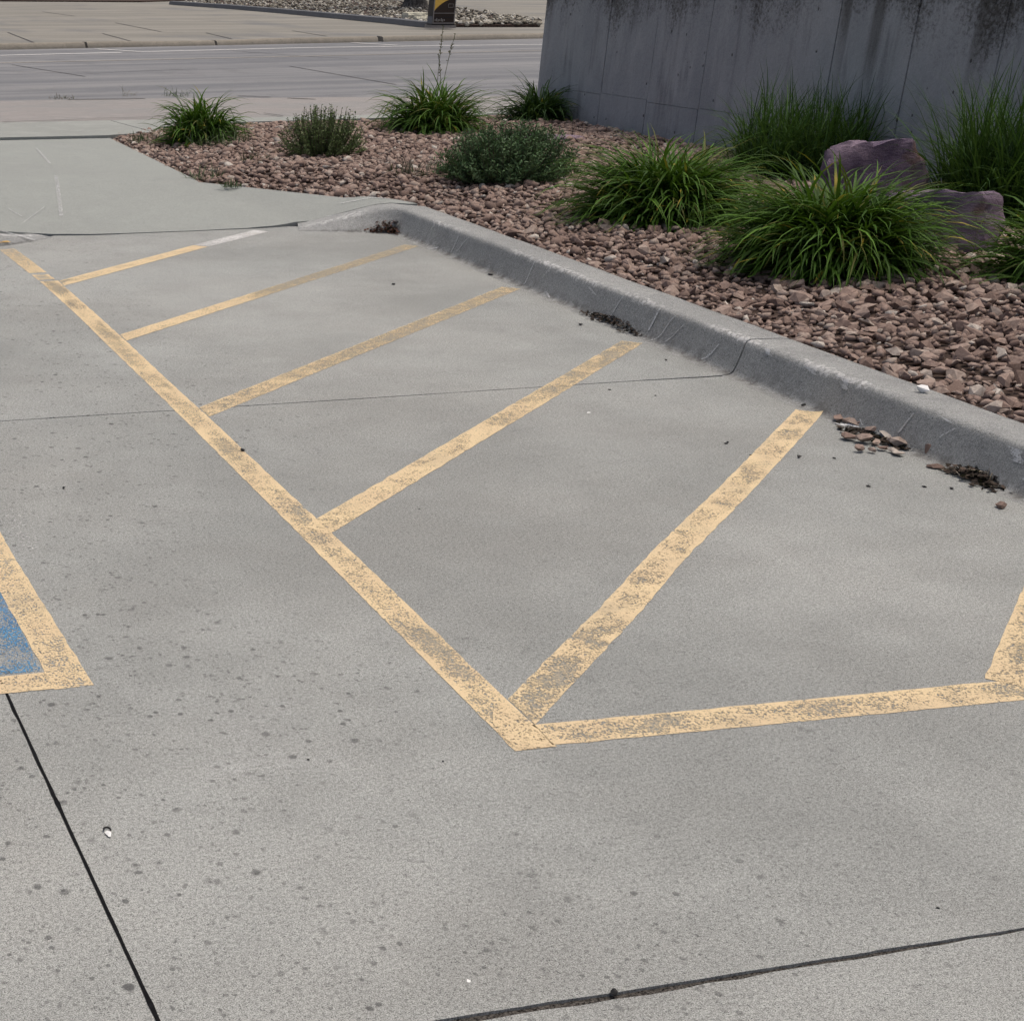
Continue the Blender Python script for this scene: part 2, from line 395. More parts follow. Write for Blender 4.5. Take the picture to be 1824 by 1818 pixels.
def sweep(name, path, profile, zscale, mat, parent=None, attrs=None, zoff=0.0, shrink=False, stretch=None):
    """profile (offset to the right of travel, z) swept along a mitred 2-D path"""
    P = [Vector(p) for p in path]; V = []; E = []; G = []
    for i, p in enumerate(P):
        a = (P[i] - P[i - 1]).normalized() if i else (P[1] - P[0]).normalized()
        b = (P[i + 1] - P[i]).normalized() if i < len(P) - 1 else a
        na, nb = Vector((a.y, -a.x)), Vector((b.y, -b.x)); nm = (na + nb)
        if nm.length < 1e-5: nm = na
        nm.normalize(); k = 1 / max(.5, nm.dot(na)); h = zscale(p.x, p.y) if callable(zscale) else zscale
        jit = 1 + .02 * mnoise.noise(Vector((p.x * 3, p.y * 3, 1)))
        for o, z, e, g in profile:
            oo = o * min(1, h / .155 + .12) if (shrink and o < 0) else o
            if stretch and o > 0: oo = o * stretch[i] if o <= .101 else .10 * stretch[i] + (o - .10) / stretch[i]
            q = p + nm * oo * k
            V.append((q.x, q.y, z * h * jit + zoff if z > 0 else z)); E.append(e); G.append(g)
    m_ = len(profile); F = []
    for i in range(len(P) - 1):
        for j in range(m_ - 1):
            a = i * m_ + j; F.append((a, a + m_, a + m_ + 1, a + 1))
    o = np_obj(name, V, F, mat, parent, True, {'edge': E, 'grime': G})
    me = o.data
    bm = bmesh.new(); bm.from_mesh(me)                         # close both ends
    for i in (0, len(P) - 1):
        bm.verts.ensure_lookup_table(); vs = [bm.verts[i * m_ + j] for j in range(m_)]
        try: bm.faces.new(vs if i == 0 else vs[::-1])
        except ValueError: pass
    bmesh.ops.recalc_face_normals(bm, faces=bm.faces); bm.to_mesh(me); bm.free()
    me.polygons.foreach_set('use_smooth', [True] * len(me.polygons)); me.set_sharp_from_angle(angle=math.radians(38))
    return o

# ---------------------------------------------------------------- ground and parking lot
g = mesh_obj('ground', [(-600, -300, -.16), (900, -300, -.16), (900, 1500, -.16), (-600, 1500, -.16)], [(0, 1, 2, 3)], M['ground'])
tag(g, kind='structure')

lot = empty('parking_lot'); tag(lot, kind='structure')
mesh_obj('joint_bed', [(-12, -5, -.022), (4.3, -5, -.022), (4.3, 10.6, -.022), (-12, 10.6, -.022)], [(0, 1, 2, 3)], M['joint'], lot)
def base_x(y): return 4.10 + .025 * (y - 4.1)
GUT = .13
def j1x(y): return .541 - .0324 * (y - 2.03)
RJ = [(1.92, 10.345), (2.36, 10.30), (2.9, 10.31), (3.4, 10.34), (3.62, 10.30)]        # foot of the kerb ramp
GAP = .0042
def gut(y): return (base_x(y) - .02, y)
PROF = [(-.062, -.10, 0, 0), (-.060, .002, 0, .1), (-.035, .008, 0, .55), (-.018, .028, 0, .8), (-.006, .07, 0, .75), (0, .14, 0, .5), (.010, .30, 0, .2), (.022, .56, 0, 0), (.031, .77, .3, 0),
        (.035, .88, .8, 0), (.042, .95, 1, 0), (.054, .99, 1, 0), (.08, 1.0, .6, 0), (.10, 1.0, .2, 0), (.20, .99, 0, .2), (.25, .96, 0, .4), (.26, -.10, 0, .4)]
KH = .155
def zlot(x, y):
    """height of the lot surface, with the concave foot of the kerb"""
    o = x - base_x(y)
    if o < PROF[1][0] or y > 9.9: return 0.0
    for (a, za, *_), (b, zb2, *_) in zip(PROF[1:-1], PROF[2:]):
        if a <= o <= b: return KH * (za + (zb2 - za) * (o - a) / (b - a))
    return 0.0
slabs = [
    [(j1x(1.94) + .0036, 1.925), (2.18, 1.9375), gut(1.951), gut(5.86 - GAP), (3.589, 5.868 - GAP), (2.539, 5.849 - GAP), (j1x(5.83) + .0036, 5.828 - GAP)],
    [(-12, 1.925), (j1x(1.93) - .0036, 1.928), (j1x(5.83) - .0036, 5.828 - GAP), (-12, 5.75)],
    [(-12, -5), gut(-5), gut(1.942), (2.18, 1.930), (1.328, 1.913), (.992, 1.909), (-12, 1.90)],
    [(j1x(5.83) + .005, 5.828 + GAP), (2.539, 5.849 + GAP), (3.589, 5.868 + GAP), gut(5.872 + GAP), gut(9.90), (4.1, 10.03), (3.85, 10.2), (3.70, 10.36), (3.62, 10.372), (3.5, 10.352),
     (3.4, 10.33), (3.3, 10.325), (2.9, 10.304), (2.45, 10.294), (2.36, 10.284), (2.2, 10.284), (1.95, 10.322), (1.88, 10.25), (1.72, 10.13), (1.56, 10.04), (1.3, 9.94), (.45, 9.90)],
    [(-12, 5.75 + GAP), (j1x(5.83) - .004, 5.828 + GAP), (.44, 9.90), (-12, 9.90)],
]
for i, p in enumerate(slabs): slab('slab', p, 0.0, .12, M['lot'], lot, jitter=(.0032 if i == 2 else .0011), seed=i)
# sealant in the long joint, crumbs of dirt in the cross joint
sp = []
for i in range(160):
    y = 1.3 + i * .03; sp.append((y, .0036 + .0010 * mnoise.noise(Vector((y * 11, 2, 0))) + .0008 * mnoise.noise(Vector((y * 40, 5, 0))) + (.002 if i in (50, 26) else 0)))
V = []; F = []
for i, (y, w) in enumerate(sp): V += [(j1x(y) - w, y, .0012), (j1x(y) + w, y, .0012)]
for i in range(len(sp) - 1): F.append((2 * i, 2 * i + 1, 2 * i + 3, 2 * i + 2))
mesh_obj('joint_sealant', V, F, M['seal'], lot)
jf = [(-.5, 1.912), (.992, 1.920), (1.328, 1.925), (2.18, 1.938), (3.4, 1.948)]
M['joint_fill'] = mat_plain('joint_grit', (.06, .055, .05), .95, .1, .95, 260)
strip('joint_fill', jf, .034, lambda x, y: -.006 + .003 * mnoise.noise(Vector((x * 40, y * 60, 0))), M['joint_fill'], lot, step=.008, cols=4, seed=6)

# ---------------------------------------------------------------- painted markings (children of the lot)
def wear_mid(lo, hi, f=3.0, seed=0, edge=.16):
    def fn(a, c):
        n = mnoise.noise(Vector((a * f * 3, seed, c * .8))) * .5 + mnoise.noise(Vector((a * f * 9, seed + 4, c * 2))) * .3
        w = lo + (hi - lo) * min(1, max(0, .5 + n * 1.3))
        e = min(c, 1 - c)
        en = .75 + 1.1 * mnoise.noise(Vector((a * f * 6, seed + 9, round(c) * 5)))
        return w - edge * min(1.2, max(.1, en)) * (1 - smooth(.03, .24, e))
    return fn
Z1, Z2, Z3 = .0012, .0016, .0021
Lc = [(1.63, 2.80), (1.637, 4.4), (1.638, 5.87), (1.630, 7.77), (1.612, 8.72)]
def resid(name, pts, w, seed): strip('paint_residue', pts, w * .96, (lambda x, y: zlot(x, y) + .0008), M['stain'], lot, lambda a, c: .40, seed=seed, skew=(seed in (3, 5, 6, 7, 8)))
wl = wear_mid(.33, .57, 7, 1)
strip('painted_stripe', Lc, .103, Z1, M['yellow'], lot, wl, seed=1); resid('r', Lc, .1, 1)
Lu = [(1.608, 8.76), (1.60, 8.93)]; Lv = [(1.598, 8.99), (1.575, 9.5), (1.555, 9.86)]
strip('painted_stripe', Lu, .10, Z1, M['yellow'], lot, wear_mid(.42, .6, 2, 9), seed=9)
strip('painted_stripe', Lv, .105, Z1, M['yellow'], lot, lambda a, c: .38 + .10 * a + wear_mid(-.02, .06, 3, 10, .05)(a, c), seed=10)
def diag(a, b, wearf, mat='yellow', w=.102, seed=0, res=True):
    strip('painted_stripe', [a, b], w, lambda x, y: zlot(x, y) + Z2, M[mat], lot, wearf, seed=seed, skew=True)
    if res: resid('r', [a, b], w, seed)
def mid(p, q): return ((p[0] + q[0]) / 2, (p[1] + q[1]) / 2)
def fade(w0, w1, mid_=None, seed=0, f=4):
    base = wear_mid(0, .1, f, seed)
    return lambda a, c: base(a, c) + w0 + (w1 - w0) * a + (mid_(a) if mid_ else 0)
d1a, d1m, d1b = (1.672, 8.635), (2.79, 9.70), (3.37, 10.22)
diag(d1a, d1m, lambda a, c: .34 + .20 * (1 - smooth(0, .13, a)) * (c < .5) + wear_mid(0, .08, 4, 3)(a, c), w=.108, seed=3)
strip('painted_stripe', [(d1m[0] + .01, d1m[1] + .01), d1b], .115, Z2, M['white'], lot, lambda a, c: .42 - .06 * a + .1 * abs(c - .5), seed=33)
diag((1.69, 7.185), (4.135, 9.435), lambda a, c: .36 + .20 * smooth(.30, .48, a) + wear_mid(-.03, .06, 6, 5, .05)(a, c), seed=5, w=.10)
diag((1.695, 5.785), (4.105, 7.955), lambda a, c: .46 + .05 * smooth(.2, .6, a) + wear_mid(-.06, .07, 8, 6, .04)(a, c), seed=6, w=.108)
diag((1.685, 4.364), (4.05, 6.56), lambda a, c: .37 + .12 * smooth(.4, .8, a) + wear_mid(-.06, .12, 6, 7, .08)(a, c), seed=7)
strip('painted_stripe', [(1.685, 2.985), (2.24, 3.505), (2.62, 3.88), (3.15, 4.365), (4.085, 5.252)], .104, lambda x, y: zlot(x, y) + Z2, M['yellow'], lot, skew=True, wear=
      lambda a, c: .39 + .09 * (1 - smooth(.08, .26, a)) + wear_mid(-.10, .14, 9, 8, .13)(a, c), seed=8); resid('r', [(1.685, 2.985), (2.24, 3.505), (2.62, 3.88), (3.15, 4.365), (4.085, 5.252)], .1, 8)
strip('painted_stripe', [(2.945, 2.858), (4.02, 3.83)], .102, Z2, M['yellow'], lot, wear_mid(.38, .50, 6, 18), seed=18); resid('r', [(2.945, 2.858), (4.02, 3.83)], .1, 18)                                    # leaves the frame on the right
Hc = [(1.655, 2.862), (2.15, 2.845), (2.96, 2.82), (4.0, 2.79)]
strip('painted_stripe', Hc, .106, Z1, M['yellow'], lot, lambda a, c: wear_mid(.36, .575, 8, 11)(a, c) - .04 * smooth(.48, .6, a), seed=11); resid('r', Hc, .1, 11)
def patch(pts, z, wearv, mat, name='painted_patch'):
    o = cdt_sheet(name, pts, lambda x, y: z, M[mat], lot, step=.02); a = o.data.attributes.new('wear', 'FLOAT', 'POINT')
    a.data.foreach_set('value', [wearv] * len(o.data.vertices)); return o
zq = lambda x, y: px(500 + x * .329, 880 + y * .329)
patch([zq(*q) for q in ((1150, 1165), (1205, 1118), (1310, 1212), (1395, 1262), (1480, 1355), (1325, 1372), (1280, 1366), (1190, 1290), (1150, 1230))], Z3, .39, 'yellow')   # repainted corner
patch([zq(*q) for q in ((125, 175), (180, 135), (262, 215), (215, 205), (160, 182))], Z3, .36, 'yellow')
# stall box at the left with its blue field
strip('painted_stripe', [(.667, 3.36), (.62, 4.4), (.60, 5.6)], .10, Z1, M['yellow'], lot, wear_mid(.38, .47, 5, 14, .1), seed=14)
strip('painted_stripe', [(.616, 3.413), (-1.0, 3.40)], .10, Z2, M['yellow'], lot, wear_mid(.36, .45, 5, 15, .1), seed=15)
bv = []; bw = []; bf = []; nx, ny = 60, 60
for j in range(ny + 1):
    for i in range(nx + 1):
        x = .605 - 1.6 * i / nx - .008 * mnoise.noise(Vector((0, j * .9, 2))); y = 3.475 + 1.5 * j / ny
        e = min(.60 - x, y - 3.47); bv.append((x - .02 * (y - 3.47), y, .0010))
        bw.append(.50 + .10 * smooth(.02, .13, e) + .13 * mnoise.noise(Vector((x * 9, y * 6, 1))))
for j in range(ny):
    for i in range(nx): a = j * (nx + 1) + i; bf.append((a, a + nx + 1, a + nx + 2, a + 1))
np_obj('blue_field', bv, bf, M['blue'], lot, attrs={'wear': bw})
strip('white_overspray', [(.745, 4.36), (.725, 4.75)], .06, .0028, M['white'], lot, lambda a, c: .58 + .12 * abs(c - .5), seed=21)
strip('bright_paint_dab', [(1.50, 10.0), (1.60, 10.03)], .06, .021, M['bright'], lot, lambda a, c: .46 + .1 * abs(c - .5), seed=22)

# ---------------------------------------------------------------- kerb, ramp flares and sidewalk
def walk_h(x):
    r = KH * min(1, max(0, (x - .10 - 3.62) / .56)) if x > 3 else 0
    l = .105 * min(1, max(0, (1.86 - x) / .62)) if x < 2.2 else 0
    return max(r, l)
def seg_d(p, a, b):
    p, a, b = Vector(p), Vector(a), Vector(b); ab = b - a; t = max(0, min(1, (p - a).dot(ab) / ab.length_squared)); return (p - a - ab * t).length
def zwalk(x, y):
    zr = min(.13, .004 + .075 * max(0, y - 10.31))
    h = walk_h(x) - .004
    if x < 3: h *= 1
    e = .125 - .21 * min(seg_d((x, y), (4.27, 10.66), (3.385, 11.89)), seg_d((x, y), (4.45, 10.2), (4.27, 10.66)))
    fade_ = min(1, max(0, (y - 10.31) / .35)) if x < 3.6 else 1
    e *= fade_
    return max(zr, h, e)
kerb = empty('kerb', (4.2, 5.9, 0)); tag(kerb, kind='structure')
kerb.location = (0, 0, 0)
def kpath(y0, y1, n): return [(base_x(y0 + (y1 - y0) * i / n), y0 + (y1 - y0) * i / n) for i in range(n + 1)]
# travel so that the kerb body lies to the right: going +Y, right is +X
sweep('kerb_segment', kpath(-5, 5.868, 60), PROF, KH, M['kerb'], kerb)
corner = [(4.236, 9.80), (4.238, 9.90), (4.238, 9.945), (4.215, 9.962)]
flare = [(4.238 - (.62 / 12) * k, 9.965 + (.20 / 12) * k) for k in range(1, 13)]
def flare_profile_scale(x, y):
    if y < 9.94: return KH
    return max(.006, KH * min(1, (x - 3.62) / .56))
kp2 = kpath(5.878, 9.60, 28)
sweep('kerb_segment', kp2 + corner + flare, PROF, flare_profile_scale, M['kerb'], kerb, shrink=True, stretch=[1] * len(kp2) + [1.1, 1.25, 1.5, 1.9] + [2.3, 2.6] + [2.9] * 10)
def lscale(x, y): return max(.006, .11 * min(1, max(0, (1.9 - x) / .62)))
lk = [(-12, 9.88), (.4, 9.88), (1.2, 9.90), (1.4, 9.93), (1.56, 10.0), (1.68, 10.07), (1.79, 10.15), (1.88, 10.22), (1.93, 10.26)]
sweep('kerb_segment', [(p[0], p[1]) for p in lk][::-1], PROF, lscale, M['kerb'], kerb, shrink=True, stretch=[2.6] * 9)

def scuff(pts, w, seed, face=True, wearv=.36):
    """pale scrape on the kerb: follows the kerb's own surface a hair above it"""
    V = []; W = []; n = 14
    for i in range(n + 1):
        a = i / n * (len(pts) - 1); k = min(int(a), len(pts) - 2); f = a - k
        y = pts[k][0] * (1 - f) + pts[k + 1][0] * f; q = pts[k][1] * (1 - f) + pts[k + 1][1] * f
        for sgn in (-1, 0, 1):
            yy = y + sgn * w / 2 * (.6 + .5 * mnoise.noise(Vector((a * 3, seed, sgn))))
            # q: 0..1 position over the profile by index
            idx = q * (len(PROF) - 1); j = min(int(idx), len(PROF) - 2); ff = idx - j
            o = PROF[j][0] * (1 - ff) + PROF[j + 1][0] * ff; z = PROF[j][1] * (1 - ff) + PROF[j + 1][1] * ff
            V.append((base_x(yy) + o - .003, yy, z * KH + .003)); W.append(wearv + .1 * abs(sgn))
    F = []
    for i in range(n):
        for c in range(2): a = i * 3 + c; F.append((a, a + 1, a + 4, a + 3))
    np_obj('scuff_mark', V, F, M['scuff'], kerb, attrs={'wear': W})
for i, (pts, w) in enumerate([
    ([(9.45, .66), (9.40, .55), (9.42, .45)], .02), ([(9.0, .5), (9.02, .3)], .014), ([(8.85, .55), (8.95, .35)], .014), ([(9.29, .10), (9.22, .30)], .05),
    ([(7.95, .6), (7.97, .25)], .014), ([(7.75, .58), (7.8, .42)], .012), ([(7.7, .3), (7.62, .18)], .05), ([(7.3, .5), (7.2, .45)], .06),
    ([(6.95, .55), (7.0, .3)], .012), ([(6.6, .6), (6.62, .35)], .025), ([(6.45, .58), (6.55, .2)], .012), ([(6.36, .5), (6.45, .3)], .012), ([(6.05, .45), (6.12, .25)], .022),
    ([(5.72, .62), (5.68, .52)], .07), ([(5.42, .56), (5.36, .5)], .08), ([(5.18, .6), (5.15, .48)], .07), ([(5.3, .36), (5.0, .34), (4.97, .28)], .012), ([(5.06, .08), (5.0, .22)], .07),
    ([(4.75, .5), (4.78, .36)], .014), ([(4.62, .6), (4.55, .55)], .06), ([(4.52, .52), (4.58, .42)], .016), ([(4.24, .55), (4.2, .45)], .09), ([(4.13, .6), (4.14, .38)], .03), ([(4.12, .42), (4.05, .36)], .12), ([(4.05, .30), (4.08, .15)], .016)]):
    scuff(pts, w, i)

walk = empty('sidewalk'); tag(walk, kind='structure')
mesh_obj('joint_bed', [(-14, 9.9, -.05), (4.3, 9.9, -.05), (4.3, 17.3, -.05), (-14, 17.3, -.05)], [(0, 1, 2, 3)], M['joint'], walk)
wp = [(-12, 10.2), (.4, 10.2), (1.2, 10.22), (1.35, 10.25), (1.5, 10.3), (1.66, 10.37), (1.78, 10.41), (1.95, 10.35), (2.05, 10.338), (2.2, 10.312), (2.36, 10.306), (2.45, 10.303), (2.9, 10.309), (3.3, 10.332), (3.4, 10.355), (3.5, 10.372), (3.6, 10.41), (3.70, 10.465),
      (3.80, 10.46), (3.95, 10.42), (4.15, 10.36), (4.32, 10.28), (4.43, 10.2), (4.49, 10.2), (4.43, 10.42), (4.27, 10.655), (3.39, 11.875), (3.455, 15.27), (-12, 15.27)]
cdt_sheet('ramp_slab', wp, zwalk, M['ramp'], walk, step=.08, depth=.1)
sa, sb_ = px(192, 215, .155), px(268, 235, .155)
slab('sidewalk_slab', [(-12, 15.285), (3.43, 15.285), (sb_[0] - .01, sb_[1] - .0), (sa[0] - .01, sa[1]), (-12, 16.85)], .155, .2, M['walk'], walk, seed=20)
slab('sidewalk_slab', [(sb_[0] + .01, sb_[1]), (4.4, 16.32), (8.3, 16.75), (40, 17.0), (40, 18.2), (sa[0] + .01, sa[1] + .01)], .153, .2, M['walk'], walk, seed=21)
# thin pale scrapes on the ramp
for i, (a, b, w) in enumerate([((95, 330), (105, 390), .03), ((60, 280), (85, 315), .02), ((10, 375), (35, 392), .012), ((35, 392), (75, 380), .01), ((0, 408), (60, 424), .05)]):
    p, q = px(*a, .06), px(*b, .03)
    strip('scuff_mark', [p, q], w, lambda x, y: zwalk(x, y) + .004, M['scuff'], walk, lambda a_, c: .50, seed=40 + i)
for i, (a, b, w) in enumerate([((600, 382), (690, 358), .02), ((575, 392), (640, 368), .012)]):
    p, q = px(*a, .02), px(*b, .13)
    strip('scuff_mark', [p, q], w, lambda x, y: zwalk(x, y) + .006, M['scuff'], walk, lambda a_, c: .48, seed=60 + i)

# ---------------------------------------------------------------- apron, street and the far side
ap = cdt_sheet('apron', [(-14, 16.86), (sa[0], sa[1] + .025), (40, 18.215), (40, 21.4), (9.75, 21.25), (5, 21.8), (-14, 20.9)],
               lambda x, y: .145 * (1 - smooth(17.4, 21.4, y)) + .006, M['apron'], None, step=.5, depth=.15)
tag(ap, kind='structure')
def fk(x): return 36.15 + (x - 5.75) * .245          # foot of the far kerb
street = mesh_obj('street', [(-80, 16, 0.001), (120, 16, 0.001), (120, fk(120) + .3, .001), (-80, fk(-80) + .3, .001)], [(0, 1, 2, 3)], M['street']); tag(street, kind='structure')
sl_ = [(x, 33.55 + (x - 5.3) * .222) for x in (-20, 5.3, 7.9, 8.4, 12.7, 19, 60)]
strip('lane_line', [px(-400, 111), px(0, 100.5), px(210, 94.5)], .19, .006, M['white'], street, lambda a, c: .30, step=.2, seed=71)
strip('lane_line', [px(165, 88.5), px(245, 93)], .16, .010, M['white'], street, lambda a, c: .36, step=.2, seed=72)
strip('lane_line', [px(245, 93), px(537, 84), px(957, 75.8), px(1400, 69)], .19, .006, M['white'], street, lambda a, c: .36, step=.2, seed=73)
strip('lane_line', [px(620, 75), px(700, 79)], .16, .010, M['white'], street, lambda a, c: .36, step=.2, seed=74)
M['pale_line'] = mat_paint('faint_yellowish_paint', (.36, .335, .29), (.33, .31, .28))
strip('lane_line', [px(-300, 122), px(0, 114), px(537, 99), px(918, 88), px(1300, 80)], .12, .006, M['pale_line'], street, lambda a, c: .32, step=.2, seed=75)
zs = .3838
def zp(x, y, z=0): return px(x * zs, y * zs, z)
for i, q in enumerate([[(40, 305), (200, 330), (380, 358)], [(1060, 235), (1390, 258)], [(1390, 258), (1600, 268)], [(1330, 305), (1824, 388)], [(-200, 330), (380, 345), (900, 318)]]):
    strip('joint_sealant', [zp(*p) for p in q], .03 if i < 4 else .02, .005, M['old_seal'], street, lambda a, c: 0, step=.3, seed=80 + i, cols=1)
for i, q in enumerate([[(0, 575), (430, 558)], [(430, 556), (730, 547)], [(1210, 527), (1300, 540)]]):
    strip('joint_sealant', [zp(*p, .15) for p in q], .02, .163, M['seal'], walk, lambda a, c: 0, step=.2, seed=90 + i, cols=1)
for i, q in enumerate([[(1090, 442), (1240, 447)], [(300, 465), (660, 458)], [(1320, 452), (1450, 457)]]):
    strip('joint_sealant', [zp(*p, 0.01) for p in q], .05, .012, M['joint'], street, lambda a, c: 0, step=.2, seed=95 + i, cols=1)

far = empty('far_pavement'); tag(far, kind='structure')
cdt_sheet('pavement_sheet', [(-60, fk(-60) + .22), (120, fk(120) + .22), (120, 160), (-60, 160)], lambda x, y: .10, M['far_conc'], far, step=12, depth=.2)
kp = [(-.05, -.05, 0, 0), (-.04, .2, 0, .3), (0, .8, 0, 0), (.04, 1, .5, 0), (.25, 1.0, 0, 0), (.25, -.05, 0, 0)]
def far_h(x, y):                                        # dropped where the drive crosses it
    return .125 - .020 * smooth(8.9, 9.6, x) * (1 - smooth(11.6, 12.4, x))
fkk = empty('far_kerb'); tag(fkk, kind='structure')
xs_ = [-60, -20, 5.6, 7.6]
for a, b in [(-60, 7.7), (7.76, 11.0), (11.06, 15.55), (15.7, 60)]:
    n = max(2, int((b - a) / .7)); sweep('kerb_segment', [(a + (b - a) * i / n, fk(a + (b - a) * i / n)) for i in range(n + 1)], [(-o, z, e, g) for o, z, e, g in kp] if False else
          [(-o, z, e, g) for o, z, e, g in kp], far_h, M['far_kerb'], fkk)
for i, q in enumerate([[(180, 58), (330, 78)], [(440, 98), (555, 100)], [(520, 108), (740, 150), (835, 150)], [(20, 155), (150, 205)], [(460, 158), (600, 195)], [(940, 152), (1060, 180)], [(50, 160), (470, 157)], [(1340, 140), (1500, 165)], [(880, 92), (1010, 95)]]):
    strip('joint_sealant', [zp(*p, .1) for p in q], .045, .106, M['old_seal'], far, lambda a, c: 0, step=.4, seed=100 + i, cols=1)

# ---------------------------------------------------------------- planting bed
WALL_X, WALL_END, WT = 8.33, 16.05, .30
bed_poly = [(base_x(-1) + .245, -1)] + [(base_x(y) + .245, y) for y in (2, 4, 6, 8, 9.7)] + [(4.475, 10.0), (4.44, 10.40), (4.27, 10.67), (3.385, 11.89), (3.44, 15.27), (3.72, 15.9), (4.4, 16.33), (8.2, 16.76), (9.5, 16.8), (9.5, -1)]
def bed_edge_dist(x, y):
    d = 9
    P = bed_poly[:14]
    for i in range(len(P) - 1):
        a, b = Vector(P[i]), Vector(P[i + 1]); p = Vector((x, y)); ab = b - a
        t = max(0, min(1, (p - a).dot(ab) / ab.length_squared)); d = min(d, (p - a - ab * t).length)
    return d
def in_poly(poly, x, y):
    c = False; j = len(poly) - 1
    for i in range(len(poly)):
        xi, yi = poly[i]; xj, yj = poly[j]
        if (yi > y) != (yj > y) and x < (xj - xi) * (y - yi) / (yj - yi) + xi: c = not c
        j = i
    return c
def zbed(x, y):
    d = bed_edge_dist(x, y)
    return .105 + .075 * smooth(0, 1.1, d) + .02 * mnoise.noise(Vector((x * .9, y * .9, 0))) * smooth(.1, .5, d)
bed = cdt_sheet('gravel_bed', bed_poly, zbed, M['soil'], None, step=.22, depth=.2); tag(bed, kind='structure')

# angular stones: convex hulls of random points
def hull_proto(r):
    bm = bmesh.new()
    k = r.integers(11, 16); d = r.normal(size=(k, 3)); d /= np.linalg.norm(d, axis=1)[:, None]
    d *= r.uniform(.82, 1.1, (k, 1)); d *= np.array([1, r.uniform(.62, .9), r.uniform(.42, .68)])
    for q in d: bm.verts.new(q)
    res = bmesh.ops.convex_hull(bm, input=bm.verts)
    bmesh.ops.delete(bm, geom=[e for e in res['geom_interior'] if isinstance(e, bmesh.types.BMVert)], context='VERTS')
    bmesh.ops.recalc_face_normals(bm, faces=bm.faces)
    bm.verts.index_update(); V = np.array([v.co[:] for v in bm.verts]); F = np.array([[v.index for v in f.verts] for f in bm.faces if len(f.verts) == 3]); bm.free()
    return V / np.abs(V).max(), F
protos = [hull_proto(rng) for _ in range(36)]
def rotm(ax, ay, az):
    return np.array((Matrix.Rotation(az, 3, 'Z') @ Matrix.Rotation(ay, 3, 'Y') @ Matrix.Rotation(ax, 3, 'X')))
def join_stones(name, items, mat, parent):
    Vs, Fs, Ts, n = [], [], [], 0
    for k, loc, size, rot, tint in items:
        V, F = protos[k]; Vs.append(V @ (rot * size).T + loc); Fs.append(F + n); Ts.append(np.full(len(V), tint)); n += len(V)
    return np_obj(name, np.concatenate(Vs), np.concatenate(Fs), mat, parent, False, {'tint': np.concatenate(Ts)})

def visible(x, y, z, mar=90):
    cy, sy = math.cos(YAW), math.sin(YAW)
    X = x * cy - y * sy; Y = x * sy + y * cy; dz = z - CAM_H
    fw = Y * math.cos(PITCH) - dz * math.sin(PITCH); dn = -Y * math.sin(PITCH) - dz * math.cos(PITCH)
    if fw < .3: return None
    u = PCX + FPX * X / fw; v = PCY + FPX * dn / fw
    return (u, v, fw) if -mar < u < IW + mar and -mar < v < IH + mar else None

items = []
sp_ = .041
y = 2.0
while y < 17:
    x = 3.3
    while x < WALL_X + .3:
        q = (x + rng.uniform(-.6, .6) * sp_, y + rng.uniform(-.6, .6) * sp_)
        if in_poly(bed_poly, *q) and bed_edge_dist(*q) > .012 and (q[0] < WALL_X or q[1] > WALL_END):
            zz = zbed(*q); vis = visible(q[0], q[1], zz, 260)
            if vis:
                s_ = float(np.clip(rng.lognormal(math.log(.0240), .42), .009, .056))
                d = bed_edge_dist(*q); lift = rng.uniform(.0, .022)
                if d < .06: s_ *= .8; lift = min(lift, .004)
                items.append((int(rng.integers(len(protos))), np.array([q[0], q[1], zz + lift + s_ * .15]), s_, rotm(rng.uniform(-.6, .6), rng.uniform(-.6, .6), rng.uniform(0, 6.28)), float(np.clip(rng.beta(2.2, 2.4), 0, 1) if rng.random() > .02 else 1.0), vis, s_ / vis[2]))
        x += sp_
    y += sp_
order = sorted(range(len(items)), key=lambda i: -items[i][6] if (0 <= items[i][5][0] <= IW and 0 <= items[i][5][1] <= IH) else 0)
single = set(order[:300])
pm = []
for V, F in protos:
    me = bpy.data.meshes.new('stone'); me.from_pydata([tuple(v) for v in V], [], [tuple(map(int, f)) for f in F]); me.materials.append(M['stone']); pm.append(me)
for i in order[:300]:
    k, loc, s_, rot, tint = items[i][:5]
    o = bpy.data.objects.new('stone', pm[k]); coll.objects.link(o); o.parent = bed
    mt = Matrix(rot.tolist()).to_4x4(); o.matrix_local = Matrix.Translation(Vector(loc)) @ mt @ Matrix.Scale(s_, 4)
rest = join_stones('loose_gravel', [items[i][:5] for i in range(len(items)) if i not in single], M['stone_joined'], bed)
tag(rest, kind='stuff')

